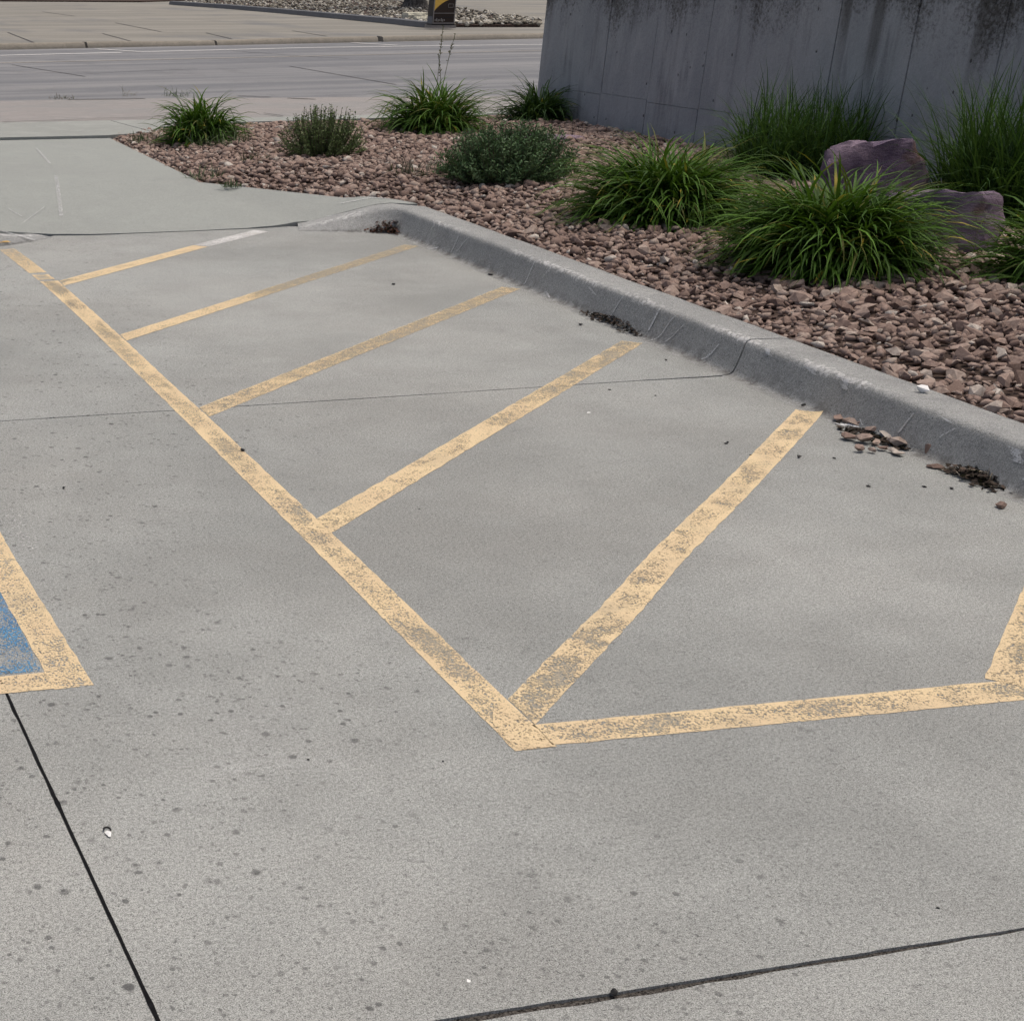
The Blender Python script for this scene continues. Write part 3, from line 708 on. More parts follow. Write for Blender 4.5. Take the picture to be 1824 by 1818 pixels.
# ---------------------------------------------------------------- retaining wall: formed panels with open seams
wall = empty('retaining_wall', (0, 0, 0))
tag(wall, 'tall stained grey concrete retaining wall behind the planting bed', 'wall')
ZT = 2.05
mesh = bmesh.new(); bmesh.ops.create_cube(mesh, size=1)
for v in mesh.verts: v.co = Vector((WALL_X + .012 + (v.co.x + .5) * WT, -3 + (v.co.y + .5) * (WALL_END - .006 + 3), -.1 + (v.co.z + .5) * (ZT - .01 + .1)))
me = bpy.data.meshes.new('wall_core'); mesh.to_mesh(me); mesh.free(); me.materials.append(M['wall'])
oc = bpy.data.objects.new('wall_core', me); coll.objects.link(oc); oc.parent = wall
PW = .866; y0 = 14.695
ys_ = [WALL_END] + [y0 - PW * k for k in range(-1, 20)]
for i in range(len(ys_) - 1):
    ya, yb = ys_[i + 1], ys_[i]
    if ya < -3: break
    seam = .50 + .010 * ((i * 7) % 3 - 1)
    for (za, zb_) in ((-.1, seam), (seam + .004, ZT)):
        off = rng.uniform(-.006, .006); g2 = .005
        nx_, nz_ = 6, 5 if za < 0 else 12
        V = []; F = []
        tilt = rng.uniform(-.003, .003)
        for a in range(nx_ + 1):
            for b in range(nz_ + 1):
                yy = ya + g2 + (yb - ya - 2 * g2) * a / nx_; zz = za + (zb_ - za) * b / nz_
                ed = (a in (0, nx_)) * .004 + rng.uniform(-1, 1) * .0012
                if i == 0 and a == nx_: ed += .02 + .012 * rng.random(); yy -= .012 * rng.random()
                V.append((WALL_X + off + tilt * (a / nx_ - .5) + ed, yy, zz))
        for a in range(nx_):
            for b in range(nz_): q = a * (nz_ + 1) + b; F.append((q, q + nz_ + 1, q + nz_ + 2, q + 1))
        ring = [b for b in range(nz_ + 1)] + [a * (nz_ + 1) + nz_ for a in range(1, nx_ + 1)] + [nx_ * (nz_ + 1) + b for b in range(nz_ - 1, -1, -1)] + [a * (nz_ + 1) for a in range(nx_ - 1, 0, -1)]
        N = len(V); V += [(WALL_X + .0115, V[q][1], V[q][2]) if not (i == 0 and V[q][1] > WALL_END - .05) else (WALL_X + .035, V[q][1], V[q][2]) for q in ring]
        R = len(ring)
        F += [(ring[k], ring[(k + 1) % R], N + (k + 1) % R, N + k) for k in range(R)]
        mesh_obj('panel', V, F, M['wall'], wall, False)

# ---------------------------------------------------------------- boulders
def boulder(name, loc, dims, planes, rotz, seed, label, flat=None):
    bm = bmesh.new(); bmesh.ops.create_icosphere(bm, subdivisions=5, radius=1)
    r = np.random.default_rng(seed)
    N = r.normal(size=(planes, 3)); N /= np.linalg.norm(N, axis=1)[:, None]; D = r.uniform(.62, .92, planes)
    N = np.vstack([N, [[0, .12, .99]], [[-.5, -.85, .15]]]); D = np.append(D, [flat or .7, .7]); N /= np.linalg.norm(N, axis=1)[:, None]
    for v in bm.verts:
        d = np.array(v.co[:]); q = N @ d
        t = np.min(np.where(q > 1e-3, D / np.maximum(q, 1e-3), 9)); t = min(t, 1.15)
        p = Vector(d * t)
        p += p.normalized() * (.035 * mnoise.fractal(p * 2.5 + Vector((seed, 0, 0)), 1, 2, 4) + .08 * max(0, mnoise.noise(Vector((p.x * 1.5, p.y * 1.5, p.z * 6 + seed)))) + .03 * mnoise.cell(Vector((p.x * 2.2 + seed, p.y * 2.2, p.z * 4))) - .02 * abs(mnoise.noise(p * 5)))
        v.co = Vector((p.x * dims[0], p.y * dims[1], p.z * dims[2]))
    me = bpy.data.meshes.new(name); bm.to_mesh(me); bm.free(); me.materials.append(M['boulder'])
    me.polygons.foreach_set('use_smooth', [True] * len(me.polygons)); me.set_sharp_from_angle(angle=math.radians(28))
    o = bpy.data.objects.new(name, me); coll.objects.link(o); o.location = loc; o.rotation_euler.z = rotz
    return tag(o, label, 'boulder', 'purple boulders in the planting bed')
def at(x, y, z=.17): X, Y = px(x, y, z); return X, Y
X, Y = at(1560, 392); boulder('boulder', (X + .05, Y + .30, .22), (.41, .32, .50), 12, .3, 11, 'rounded purple boulder standing higher, close to the wall', .80)
X, Y = at(1690, 448); boulder('boulder', (X + .04, Y + .20, .26), (.29, .29, .36), 10, -.3, 23, 'low angular purple boulder right of the biggest leafy clump', .62)
X, Y = at(945, 252); boulder('boulder', (X, Y + .1, .17), (.50, .35, .11), 9, .1, 31, 'flat pale purple stone behind the grey green shrub', .55)
X, Y = at(1000, 254); boulder('boulder', (X + .0, Y - .1, .15), (.25, .22, .07), 9, .6, 37, 'small flat purple stone peeping out right of the grey green shrub', .55)

# ---------------------------------------------------------------- plants
def ribbon_leaves(n, r0, L, width, e0, bend, seed, cols, seg=8, rx=1.0, ry=1.0, azr=(0, 2 * math.pi), tipc=None, zmin=.01, kink=.0, e_pow=1.0):
    """arching strap leaves, each a tapering folded ribbon"""
    r = np.random.default_rng(seed); Vs = []; Fs = []; Cs = []
    for i in range(n):
        az = r.uniform(*azr); rad = r0 * math.sqrt(r.random()); ba = r.uniform(0, 6.283)
        p = np.array([rad * math.cos(ba) * rx, rad * math.sin(ba) * ry, 0.0])
        u = r.random() ** e_pow
        el = math.radians(e0[0] + (e0[1] - e0[0]) * u + r.normal() * 5); ln = r.uniform(*L) * (.75 + .25 * u); bd = math.radians(r.uniform(*bend)) * (1.15 - .5 * u); w = r.uniform(*width)
        twist = r.normal() * .25; daz = r.normal() * .35
        base = np.array(cols[r.integers(len(cols))]) * r.uniform(.75, 1.3)
        k0 = r.uniform(.4, .8) if r.random() < kink else 9
        rows = []
        for j in range(seg + 1):
            t = j / seg
            e = el - bd * t ** 1.5 - (math.radians(70) if t > k0 else 0); a = az + daz * t
            if j:
                d = np.array([math.cos(a) * math.cos(e), math.sin(a) * math.cos(e), math.sin(e)]); p = p + d * ln / seg
                if p[2] < zmin: p[2] = zmin + .004 * r.random()
            ww = w * (min(1, .55 + 2 * t) if t < .3 else max(.04, (1 - ((t - .3) / .7) ** 1.9)))
            sd_ = np.array([-math.sin(a), math.cos(a), twist]); sd_ /= np.linalg.norm(sd_)
            rows.append((p - sd_ * ww / 2 + np.array([0, 0, ww * .22]), p.copy(), p + sd_ * ww / 2 + np.array([0, 0, ww * .22])))
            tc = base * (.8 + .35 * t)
            if tipc is not None and r.random() < .02 and t > .6: tc = np.array(tipc)
            Cs += [np.append(tc, 1)] * 3
        off = len(Vs) * 1
        b0 = sum(len(q) for q in ()) if False else len(Vs)
        for q in rows: Vs += list(q)
        for j in range(seg):
            a_ = b0 + j * 3; Fs += [(a_, a_ + 1, a_ + 4, a_ + 3), (a_ + 1, a_ + 2, a_ + 5, a_ + 4)]
    return np.array(Vs), np.array(Fs), np.array(Cs)
LILY = [(.050, .115, .012), (.050, .115, .012), (.062, .135, .014), (.036, .085, .012), (.044, .10, .012), (.075, .155, .016), (.056, .12, .014), (.040, .09, .012), (.066, .14, .016), (.05, .11, .014), (.042, .095, .012), (.06, .13, .014), (.11, .12, .03), (.062, .135, .014), (.036, .085, .012), (.075, .155, .016), (.050, .105, .02)]
DARKLILY = [(.032, .07, .022), (.04, .085, .022), (.028, .06, .02), (.05, .10, .025)]
GRASS = [(.036, .082, .022), (.045, .10, .024), (.028, .062, .018), (.06, .12, .03)]
def clump(name, cat, label, loc, parts, group=None):
    root = empty(name, loc); tag(root, label, cat, group)
    for pn, (V, F, C), mat in parts:
        o = np_obj(pn, V, F, mat, root, True, {'col': C}); o['kind'] = 'stuff'
    return root
def lily(label, xpx, ypx, width, height, n, seed, cols=LILY, back=.42, stalks=None, dx=0):
    X, Y = at(xpx, ypx); d = Vector((X, Y)).normalized(); X += d.x * width * back + dx; Y += d.y * width * back
    s_ = width
    up = ribbon_leaves(int(n * .30), .11 * s_, (.46 * s_, .64 * s_), (.014, .023), (56, 84), (75, 150), seed, cols, tipc=(.35, .27, .04), kink=.10)
    a = ribbon_leaves(int(n * .45), .17 * s_, (.48 * s_, .66 * s_), (.014, .023), (34, 70), (80, 140), seed + 1, cols, tipc=(.35, .27, .04), kink=.08)
    b = ribbon_leaves(int(n * .40), .24 * s_, (.34 * s_, .50 * s_), (.013, .022), (12, 50), (40, 90), seed + 2, [tuple(.85 * q for q in c) for c in cols], tipc=(.35, .27, .04))
    hs = height / (.46 * s_)
    for q in (up, a, b): q[0][:, 2] *= hs
    V = np.vstack([up[0], a[0], b[0]]); F = np.vstack([up[1], a[1] + len(up[0]), b[1] + len(up[0]) + len(a[0])]); C = np.vstack([up[2], a[2], b[2]])
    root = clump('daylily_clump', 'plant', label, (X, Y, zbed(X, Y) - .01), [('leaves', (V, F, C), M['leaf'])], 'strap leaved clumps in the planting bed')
    return root
lily('small bright green strap leaved clump at the bed corner beside the sidewalk', 352, 258, .95, .52, 620, 101, LILY, .35)
r3 = lily('green strap leaved clump with tall feathery seed stalks', 765, 243, 1.30, .58, 900, 103, LILY, .35)
lily('dark green strap leaved clump beside the end of the wall', 952, 222, 1.1, .48, 480, 105, DARKLILY, .35)
lily('wide bright green strap leaved clump left of the biggest one', 1172, 412, 1.40, .56, 2000, 107, LILY, .40)
lily('biggest strap leaved clump in front of the boulders', 1462, 503, 1.32, .58, 2300, 109, LILY, .40)
lily('strap leaved clump cut off by the right edge of the photo', 1892, 530, 1.1, .52, 900, 111, LILY, .40)
# seed stalks on the third clump
for k, (h, lx) in enumerate(((.98, .02), (.90, .12), (.72, -.1))):
    V = []; F = []; C = []; r = np.random.default_rng(200 + k); n = 10
    pts = [np.array([.04 * k + lx * (j / n) ** 2 * .9, 0, h * j / n]) for j in range(n + 1)]
    for j, p in enumerate(pts):
        for s_ in range(3): V.append(p + .0028 * np.array([math.cos(s_ * 2.1), math.sin(s_ * 2.1), 0])); C.append((.09, .11, .04, 1))
    for j in range(n):
        for s_ in range(3): F.append((j * 3 + s_, j * 3 + (s_ + 1) % 3, j * 3 + 3 + (s_ + 1) % 3, j * 3 + 3 + s_))
    for q in range(26):
        t = r.uniform(.72, 1.0); j = min(int(t * n), n - 1); p = pts[j] + (pts[j + 1] - pts[j]) * (t * n - j)
        d = r.normal(size=3); d[2] = abs(d[2]) + .6; d /= np.linalg.norm(d); e = p + d * r.uniform(.03, .07) * (1.3 - t); sdv = np.cross(d, [0, 1, 0]); sdv /= np.linalg.norm(sdv) + 1e-6
        b = len(V); V += [p, p + (e - p) * .6 + sdv * .004, e, p + (e - p) * .6 - sdv * .004]; C += [(.15, .14, .07, 1)] * 4; F.append((b, b + 1, b + 2, b + 3))
    np_obj('seed_stalk', V, F, M['leaf'], r3, False, {'col': C})

def grass(label, xpx, ypx, width, height, n, seed, back=.3):
    X, Y = at(xpx, ypx); d = Vector((X, Y)).normalized(); X += d.x * width * back; Y += d.y * width * back
    X = min(X, WALL_X - .28)
    a = ribbon_leaves(int(n * .6), .30 * width, (height * .8, height * 1.25), (.007, .013), (56, 90), (20, 85), seed, GRASS, seg=7)
    b = ribbon_leaves(int(n * .4), .32 * width, (height * .6, height * 1.0), (.008, .014), (35, 75), (40, 110), seed + 1, GRASS, seg=7)
    V = np.vstack([a[0], b[0]]); F = np.vstack([a[1], b[1] + len(a[0])]); C = np.vstack([a[2], b[2]])
    V[:, 0] = np.minimum(V[:, 0], WALL_X - X - .01)
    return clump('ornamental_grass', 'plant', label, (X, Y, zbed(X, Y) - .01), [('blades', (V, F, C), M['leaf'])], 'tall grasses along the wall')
grass('dark fine bladed grass tuft against the wall left of the boulders', 1410, 322, 1.5, .72, 1500, 121)
grass('tallest upright grass tuft against the wall right of the boulders', 1790, 402, 1.4, .90, 2000, 123, .35)

def shrub(name, label, xpx, ypx, width, depth, height, n, seed, cols, leafL, leafW, back=.35, woody=False):
    X, Y = at(xpx, ypx); d = Vector((X, Y)).normalized(); X += d.x * depth * back; Y += d.y * depth * back
    r = np.random.default_rng(seed); V = []; F = []; C = []; SV = []; SF = []; SC = []
    for i in range(n):
        a = r.uniform(0, 6.283); rr = math.sqrt(r.random())
        tip = np.array([math.cos(a) * rr * width / 2, math.sin(a) * rr * depth / 2, 0]); hh = height * (math.sqrt(max(0, 1 - .72 * rr ** 2.4))) * r.uniform(.72, 1.08)
        tip[2] = hh * (.98 if rr < .8 else r.uniform(.35, 1)); b0 = np.array([tip[0] * .35, tip[1] * .35, 0])
        ctrl = np.array([tip[0] * .85, tip[1] * .85, tip[2] * .45]); m_ = 16
        base = np.array(cols[r.integers(len(cols))]) * r.uniform(.7, 1.3)
        P = [(1 - t) ** 2 * b0 + 2 * t * (1 - t) * ctrl + t * t * tip for t in np.linspace(0, 1, 7)]
        k = len(SV)
        for j, p in enumerate(P):
            w_ = .0035 * (1 - .6 * j / 6)
            for s_ in range(3): SV.append(p + w_ * np.array([math.cos(s_ * 2.1), math.sin(s_ * 2.1), 0])); SC.append((.085, .07, .055, 1))
        for j in range(6):
            for s_ in range(3): SF.append((k + j * 3 + s_, k + j * 3 + (s_ + 1) % 3, k + j * 3 + 3 + (s_ + 1) % 3, k + j * 3 + 3 + s_))
        for q in range(m_ * 2):
            t = .18 + .82 * (q + r.random()) / (m_ * 2); p = (1 - t) ** 2 * b0 + 2 * t * (1 - t) * ctrl + t * t * tip
            dv = r.normal(size=3); dv[2] = dv[2] * .5 + .75; dv /= np.linalg.norm(dv); ll = leafL * r.uniform(.6, 1.2) * (1.15 - .4 * t); sdv = np.cross(dv, r.normal(size=3)); sdv /= np.linalg.norm(sdv) + 1e-9
            e = p + dv * ll; mdl = p + dv * ll * .5; b = len(V); V += [p, mdl + sdv * leafW / 2, e, mdl - sdv * leafW / 2]
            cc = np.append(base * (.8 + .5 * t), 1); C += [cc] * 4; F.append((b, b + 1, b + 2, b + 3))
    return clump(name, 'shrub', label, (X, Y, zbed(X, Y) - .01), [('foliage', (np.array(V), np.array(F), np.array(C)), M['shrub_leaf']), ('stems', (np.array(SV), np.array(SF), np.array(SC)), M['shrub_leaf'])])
shrub('low_shrub', 'rounded grey green fine leaved shrub in the middle of the bed', 895, 334, 1.12, .85, .44, 620, 131, [(.085, .145, .065), (.07, .125, .055), (.11, .17, .085), (.055, .10, .045)], .045, .010)
shrub('low_shrub', 'small loose yellow green shrub with brown stems at its foot', 568, 284, .78, .6, .42, 330, 133, [(.12, .165, .065), (.10, .145, .055), (.145, .185, .085), (.08, .12, .045)], .032, .008)
# low sprawling weeds
def weed(label, xpx, ypx, w, h, n, seed, z=.15, cols=None, zfix=None):
    X, Y = px(xpx, ypx, z); r = np.random.default_rng(seed)
    V, F, C = ribbon_leaves(n, w * .5, (h * .5, h * 1.3), (.004, .010), (20, 85), (10, 90), seed, cols or [(.07, .10, .05), (.09, .12, .06), (.06, .085, .045)], seg=3)
    return clump('weed', 'weed', label, (X, Y, (zbed(X, Y) + .012) if zfix is None else zfix), [('leaves', (V, F, C), M['shrub_leaf'])], 'weeds growing in the gravel')
weed('low grey green weeds at the foot of the corner clump', 385, 262, .55, .17, 220, 141)
weed('weeds left of the corner clump by the sidewalk', 252, 250, .30, .13, 90, 142)
weed('thin weed tuft at the point of the bed beside the ramp', 360, 312, .28, .16, 60, 143)
weed('small weed sprig at the ramp edge right of the bed point', 408, 325, .16, .08, 50, 144)
weed('sparse dry weed in front of the loose yellow green shrub', 455, 292, .30, .12, 70, 145, cols=[(.10, .09, .06), (.08, .085, .05)])
weed('dry twiggy sprig at the front of the grey green shrub', 735, 318, .42, .16, 130, 146, cols=[(.10, .08, .065), (.085, .075, .06), (.08, .09, .05)])
weed('pale seed heads drooping below the tallest grass tuft', 1790, 372, .35, .26, 60, 147, cols=[(.15, .15, .08), (.10, .12, .05)])
weed('green weeds between the grey green shrub and the bright clump', 1010, 318, .30, .15, 70, 148)
weed('weeds in the street joint behind the corner clump', 308, 172, .45, .14, 50, 149, 0.0, zfix=.006)
weed('dry weeds in the street joint further left', 106, 178, .40, .07, 50, 150, 0.0, cols=[(.13, .10, .06), (.10, .10, .05)], zfix=.006)
weed('small dry weed in the street joint between the two weed tufts', 222, 172, .25, .17, 14, 151, 0.0, cols=[(.14, .11, .06), (.10, .10, .05)], zfix=.006)

# ---------------------------------------------------------------- loose things on the lot
def lone_stone(xpx, ypx, size, k, seed, label, group=None, name='spilled_stone', zs_=1.0, mat=None, z0=0):
    X, Y = px(xpx, ypx, z0); r = np.random.default_rng(seed)
    me = pm[k]
    if mat: me = me.copy(); me.materials.clear(); me.materials.append(mat)
    o = bpy.data.objects.new(name, me); coll.objects.link(o); o.rotation_euler = (0, 0, r.uniform(0, 6.28)); o.scale = (size, size, size * zs_)
    zmin = min(v.co.z for v in me.vertices) * size * zs_
    o.location = (X, Y, z0 - zmin + .0005)
    return tag(o, label, 'stone', group)
GS = 'stones spilled at the foot of the kerb'
spill = [(1492, 742, .030), (1507, 746, .026), (1520, 751, .032), (1536, 752, .034), (1551, 763, .028), (1508, 775, .033), (1535, 781, .033), (1556, 784, .024), (1575, 773, .040), (1598, 785, .045), (1626, 775, .036), (1630, 790, .028),
         (1650, 801, .038), (1570, 793, .024), (1585, 797, .022), (1597, 802, .028), (1528, 796, .026), (1552, 798, .020), (1610, 765, .03)]
for i, (a, b, s_) in enumerate(spill):
    lone_stone(a, b, s_, i % 36, i, {0: 'leftmost reddish stone of the spilled row, next to the yellow stripe end', 9: 'largest reddish brown stone in the spilled row by the kerb', 12: 'rightmost reddish stone of the spilled row, a flat square one'}.get(i, 'reddish brown stone within the spilled row at the foot of the kerb'), GS, z0=.004, zs_=.8)
lone_stone(1662, 825, .030, 20, 51, 'dark flat stone lying alone between the spilled row and the twig pile', None, zs_=.6)
lone_stone(1781, 896, .024, 21, 52, 'small tan stone lying alone on the concrete near the right edge', None, zs_=.8)
lone_stone(1430, 717, .016, 22, 53, 'small black stone at the kerb end of a yellow stripe', None, 'black_stone', mat=M['black_pebble'])
lone_stone(1097, 1766, .009, 23, 54, 'black pebble stuck in the wide cross joint in the foreground', None, 'black_stone', mat=M['black_pebble'])
lone_stone(430, 803, .011, 24, 55, 'tiny black pebble on the edge of the long yellow stripe', None, 'black_stone', mat=M['black_pebble'])
lone_stone(112, 871, .008, 25, 56, 'tiny black pebble on bare concrete above the blue patch', None, 'black_stone', mat=M['black_pebble'])
for i, (a, b, s_) in enumerate([(1291, 785, .009), (1294, 782, .006), (1420, 809, .010), (1165, 700, .006), (1083, 690, .007), (1183, 637, .010), (870, 487, .018), (1484, 810, .009), (1545, 860, .008), (1645, 860, .009), (1693, 863, .010), (697, 505, .012), (1030, 575, .014), (550, 1352, .004), (790, 1353, .004), (1672, 1610, .004), (745, 904, .004), (1335, 805, .007)]):
    lone_stone(a, b, s_, (i * 5) % 36, 70 + i, 'small dark crumb scattered on the concrete', 'dark crumbs on the concrete', 'crumb', .7, M['black_pebble'])
lone_stone(837, 1743, .0055, 8, 91, 'small round white blob on the concrete in the foreground', None, 'white_blob', .15, M['litter_white'])
lone_stone(1046, 731, .010, 9, 92, 'small white chip on the concrete between two stripes', None, 'white_chip', .25, M['litter_white'])
X, Y = px(1660, 688, .15)
o = lone_stone(1660, 690, .028, 10, 93, 'pale white stone lying on the back edge of the kerb', None, 'white_stone', .7, M['litter_white'], .155)
o.location.x = base_x(o.location.y) + .17
# dropping-like white scrap with a black rim
X, Y = px(195, 1487); root = empty('white_scrap', (X, Y, 0)); tag(root, 'tiny white scrap with a dark curl beside the black joint', 'scrap')
mesh_obj('scrap_body', [(.006 * math.cos(a) * (1 + .3 * math.sin(3 * a)), .013 * math.sin(a), .0035) for a in np.linspace(0, 6.28, 13)[:-1]] + [(0, 0, .0065)], [(i, (i + 1) % 12, 12) for i in range(12)], M['litter_white'], root)
V = []; F = []
for i in range(9):
    a = math.radians(-20 + 200 * i / 8); V += [(.006 * math.cos(a), .013 + .010 * math.sin(a), .003), (.009 * math.cos(a), .013 + .013 * math.sin(a), .006)]
for i in range(8): F.append((2 * i, 2 * i + 1, 2 * i + 3, 2 * i + 2))
mesh_obj('dark_curl', V, F, M['black_pebble'], root)

def litter(label, pts, width, n, h, seed, cols, twigs=0):
    """heap of small flakes and twigs along a line"""
    r = np.random.default_rng(seed); P = [np.array(p) for p in pts]; V = []; F = []; C = []
    c0 = sum(P) / len(P); root = empty('litter_pile', (c0[0], c0[1], 0)); tag(root, label, 'litter', None)
    for i in range(n + twigs):
        t = r.uniform(0, len(P) - 1); k = min(int(t), len(P) - 2); p = P[k] + (P[k + 1] - P[k]) * (t - k)
        f = 1 - abs(2 * t / (len(P) - 1) - 1) ** 2
        o = r.normal() * .4; q = np.array([p[0] + r.normal() * width * .38, p[1] + r.normal() * width * .38, 0]); f *= math.exp(-o * o)
        q[:2] -= c0; q[2] = .003 + h * f * r.random()
        tw = i >= n
        d = r.normal(size=3); d[2] *= .35; d /= np.linalg.norm(d); s2 = np.cross(d, [0, 0, 1]) + r.normal(size=3) * .25; s2 /= np.linalg.norm(s2)
        L = r.uniform(.05, .13) if tw else r.uniform(.010, .032); W = .003 if tw else L * r.uniform(.25, .5)
        b = len(V); V += [q - d * L / 2, q + s2 * W, q + d * L / 2, q - s2 * W + np.array([0, 0, .002])]
        for v in V[-4:]: v[2] = max(v[2], .0015)
        cc = (.22, .19, .15) if tw else cols[r.integers(len(cols))]; C += [np.append(np.array(cc) * r.uniform(.6, 1.4), 1)] * 4; F.append((b, b + 1, b + 2, b + 3))
    o = np_obj('flakes', V, F, M['dry'], root, False, {'col': C}); o['kind'] = 'stuff'
RED = [(.10, .045, .03), (.07, .035, .025), (.13, .065, .045), (.05, .03, .025)]
DRK = [(.045, .034, .028), (.03, .025, .022), (.07, .052, .042)]
litter('wedge of reddish brown mulch in the inner corner of the kerb', [px(660, 411, 0), px(690, 410, 0), px(708, 414, 0)], .085, 700, .075, 301, RED)
litter('long heap of dark leaf litter against the middle of the kerb', [px(1047, 553), px(1075, 566), px(1100, 574), px(1128, 586), px(1150, 595)], .075, 900, .04, 302, DRK)
litter('dark pile of twigs and litter by the kerb near the right edge', [px(1700, 830), px(1728, 842), px(1750, 850), px(1780, 862)], .075, 520, .035, 303, DRK, 34)
litter('thin trail of dark litter behind the spilled stones', [px(1510, 752, .01), px(1580, 778, .01), px(1640, 790, .01)], .08, 420, .014, 304, DRK)

# ---------------------------------------------------------------- far island, sign and tree
isl = [px(*q, .1) for q in ((307, 9), (400, 15), (500, 23), (600, 32), (700, 41), (752, 46.5), (800, 46), (955, 45), (958, 37), (880, 25), (803, 14), (760, 4), (700, -6), (480, -6))]
ib = cdt_sheet('far_island', isl, lambda x, y: .17, M['soil'], None, step=2.0, depth=.12); tag(ib, kind='structure')
ik = empty('island_kerb'); tag(ik, kind='structure')
ipts = [px(*q, .1) for q in ((300, 8.5), (400, 15), (500, 23), (600, 32), (700, 41), (745, 46.0), (760, 47.0))]
sweep('kerb_segment', ipts, [(.16, .05, 0, 0), (.12, .9, .3, 0), (.06, 1, .3, 0), (-.12, 1, 0, 0), (-.13, .2, 0, 0)], .17, M['dark_kerb'], ik, zoff=.10)
it = []; bx0, bx1 = min(p[0] for p in isl), max(p[0] for p in isl); by0, by1 = min(p[1] for p in isl), max(p[1] for p in isl)
tries = 0
while len(it) < 3800 and tries < 80000:
    tries += 1; a = by0 + (by1 - by0) * rng.random() ** 1.8; b = rng.uniform(bx0, bx1)
    if in_poly(isl, b, a): it.append((int(rng.integers(36)), np.array([b, a, .18 + rng.uniform(0, .04)]), float(rng.uniform(.04, .11)), rotm(*rng.uniform(-.6, .6, 2), rng.uniform(0, 6.3)), float(rng.beta(1.3, 1.6))))
fg = join_stones('island_gravel', it, M['pale_gravel'], ib); tag(fg, kind='stuff')

def box(name, c, s, mat, parent, bev=.0):
    bm = bmesh.new(); bmesh.ops.create_cube(bm, size=1)
    for v in bm.verts: v.co = Vector((c[0] + v.co.x * s[0], c[1] + v.co.y * s[1], c[2] + v.co.z * s[2]))
    if bev: bmesh.ops.bevel(bm, geom=bm.edges[:], offset=bev, segments=2, affect='EDGES')
    me = bpy.data.meshes.new(name); bm.to_mesh(me); bm.free(); me.materials.append(mat)
    o = bpy.data.objects.new(name, me); coll.objects.link(o); o.parent = parent; return o
X, Y = px(778, 45, .16)
sign = empty('pylon_sign', (X, Y, .16)); sign.rotation_euler.z = math.radians(-13 + 8)
tag(sign, 'dark brown pylon sign with a yellow curve on the gravel island across the street', 'sign')
SW, SD, SH = .64, .46, 2.3
box('plinth', (0, 0, .01), (SW + .10, SD + .12, .07), M['sign_frame'], sign)
box('base_trim', (0, 0, .065), (SW + .02, SD + .02, .04), M['sign_side'], sign)
box('cabinet', (0, 0, .085 + SH / 2), (SW, SD, SH), M['sign_side'], sign, .01)
box('side_skirt', (-SW / 2 - .004, 0, .18), (.012, SD - .03, .19), M['sign_grey'], sign)
yf = -SD / 2
box('face_panel', (0, yf - .004, .085 + SH / 2), (SW - .05, .012, SH - .03), M['sign_brown'], sign)
for x_ in (-SW / 2 + .012, SW / 2 - .012): box('frame_bar', (x_, yf - .012, .085 + SH / 2), (.024, .03, SH), M['sign_frame'], sign)
for z_ in (.10, .36, .25): box('frame_bar', (0, yf - .012, z_), (SW - .05, .024, .018 if z_ > .2 else .03), M['sign_frame'] if z_ != .25 else M['sign_side'], sign)
V = []; n = 16                                           # yellow field over a rising curve
for i in range(n + 1):
    a = i / n; x_ = -SW / 2 + .026 + (SW - .052) * a; V += [(x_, yf - .016, .42 + .32 * math.sin(a * math.pi / 2) ** .8), (x_, yf - .016, 1.9)]
F = [(2 * i, 2 * i + 2, 2 * i + 3, 2 * i + 1) for i in range(n)]
N = len(V); V += [(a, b + .008, c) for a, b, c in V]; F += [(2 * i, N + 2 * i, N + 2 * i + 2, 2 * i + 2) for i in range(n)]
mesh_obj('yellow_field', V, F, M['sign_yellow'], sign)
for c_, s_ in (((.18, .60), (.15, .010)), ((.18, .51), (.15, .010)), ((.11, .555), (.010, .09)), ((.25, .555), (.010, .09))):
    box('outline_bar', (c_[0], yf - .014, c_[1]), (s_[0], .01, s_[1]), M['sign_frame'], sign)
for i in range(7):                                       # illegible pale lettering low on the face
    box('letter_mark', (-.25 + i * .045, yf - .014, .18 + .01 * math.sin(i * 2.1)), (.018, .008, .04 + .02 * ((i * 5) % 3)), M['sign_white'], sign)
for i, (a, b, s_) in enumerate(((737, 33, .42), (748, 36, .26))):
    X, Y = px(a, b, .18); bm = bmesh.new(); bmesh.ops.create_icosphere(bm, subdivisions=3, radius=1)
    for v in bm.verts:
        v.co = Vector((round(v.co.x * 2.2) / 2.2 * .6 + v.co.x * .4, v.co.y, max(-.3, min(.45, v.co.z)))) * s_; v.co.z *= .9
    me = bpy.data.meshes.new('pale_rock'); bm.to_mesh(me); bm.free(); me.materials.append(M['pale_rock']); o = bpy.data.objects.new('pale_rock', me); coll.objects.link(o); o.location = (X, Y + .2, .17 + .12 * s_)
    tag(o, ['larger pale flat rock left of the brown pylon sign', 'smaller pale rock touching the left side of the brown pylon sign'][i], 'rock')

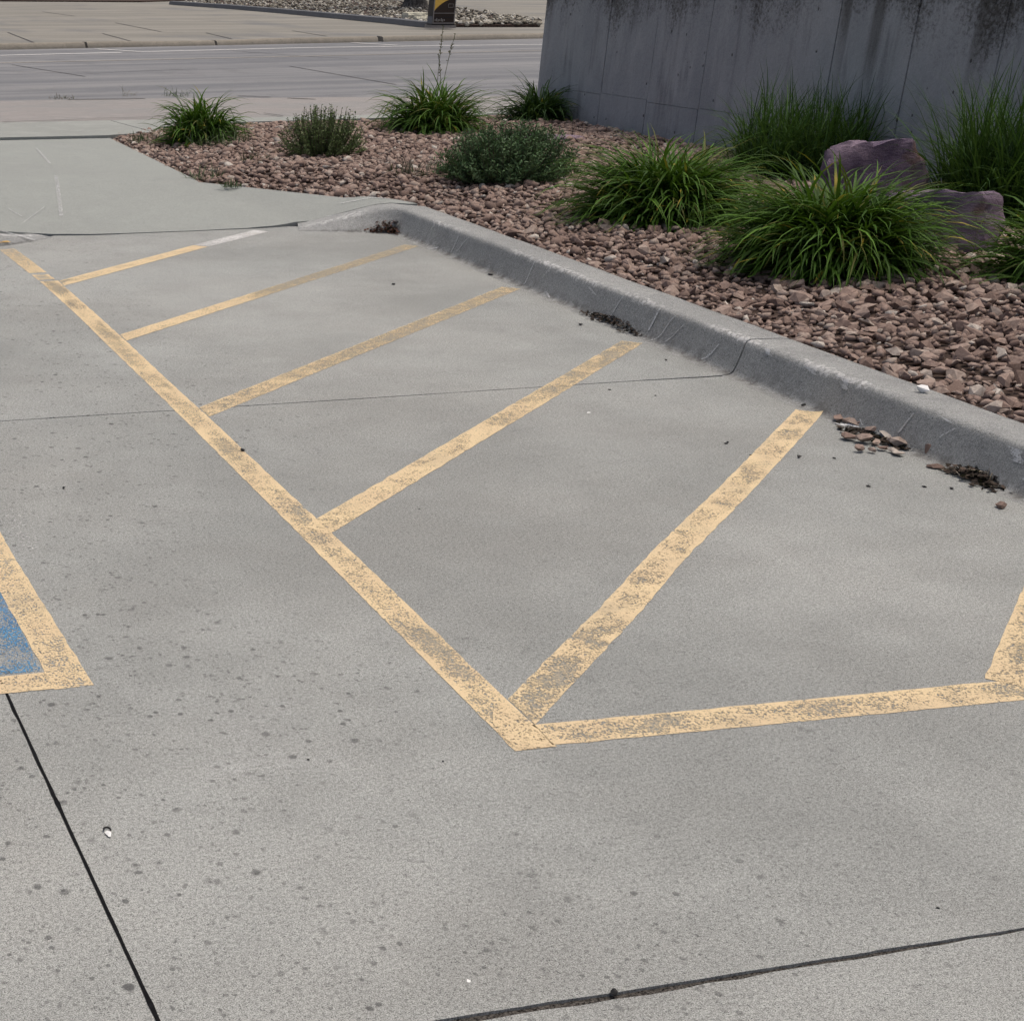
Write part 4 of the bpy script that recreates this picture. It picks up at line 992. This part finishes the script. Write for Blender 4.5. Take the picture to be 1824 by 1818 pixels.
X, Y = px(733, 14, .17); tree = empty('street_tree', (X, Y, .15)); tag(tree, 'thick dark tree trunk on the gravel island behind the pylon sign', 'tree')
V = []; F = []; ns = 20
for j, (z_, r_) in enumerate(((-.05, .75), (.05, .62), (.15, .52), (.35, .44), (.7, .40), (1.5, .37), (2.6, .35), (3.4, .33))):
    for i in range(ns):
        a = i / ns * 6.2832; rr = r_ * (1 + .14 * max(0, 1 - z_) * math.sin(a * 5 + 1) + .05 * mnoise.noise(Vector((math.cos(a) * 3, math.sin(a) * 3, z_ * 2)))); V.append((rr * math.cos(a), rr * math.sin(a), z_))
for j in range(7):
    for i in range(ns): F.append((j * ns + i, j * ns + (i + 1) % ns, (j + 1) * ns + (i + 1) % ns, (j + 1) * ns + i))
mesh_obj('trunk', V, F, M['bark'], tree, True)
r = np.random.default_rng(5); tips = []
for k in range(7):
    a = k * .9 + r.uniform(-.2, .2); L = r.uniform(2.2, 3.4); el = math.radians(r.uniform(35, 70)); V = []; F = []
    for j in range(5):
        t = j / 4; c = np.array([math.cos(a) * math.cos(el) * L * t, math.sin(a) * math.cos(el) * L * t, 3.1 + math.sin(el) * L * t + .2 * t * t]); w = .18 * (1 - .75 * t)
        for i in range(6): V.append(c + w * np.array([math.cos(i * 1.047), math.sin(i * 1.047), .3 * math.sin(i)]))
    for j in range(4):
        for i in range(6): F.append((j * 6 + i, j * 6 + (i + 1) % 6, j * 6 + 6 + (i + 1) % 6, j * 6 + 6 + i))
    mesh_obj('limb', V, F, M['bark'], tree, True); tips.append(c)
V = []; F = []; C = []
for i in range(5200):
    tp = tips[r.integers(len(tips))]; cn = tp + r.normal(size=3) * np.array([.95, .95, .75]); d = r.normal(size=3); d /= np.linalg.norm(d); e = np.cross(d, r.normal(size=3)); e /= np.linalg.norm(e)
    b = len(V); s_ = r.uniform(.07, .14); V += [cn - d * s_, cn + e * s_ * .5, cn + d * s_, cn - e * s_ * .5]; F.append((b, b + 1, b + 2, b + 3)); C += [np.append(np.array((.05, .09, .025)) * r.uniform(.6, 1.4), 1)] * 4
o = np_obj('crown', V, F, M['shrub_leaf'], tree, False, {'col': C}); o['kind'] = 'stuff'
# kerbed mulch bed at the far left
mb = [px(*q, .1) for q in ((-250, 4), (90, 4.5), (245, 4.5), (420, -2), (300, -10), (-250, -8))]
tag(cdt_sheet('far_mulch_bed', mb, lambda x, y: .16, M['soil'], None, step=4, depth=.1), kind='structure')
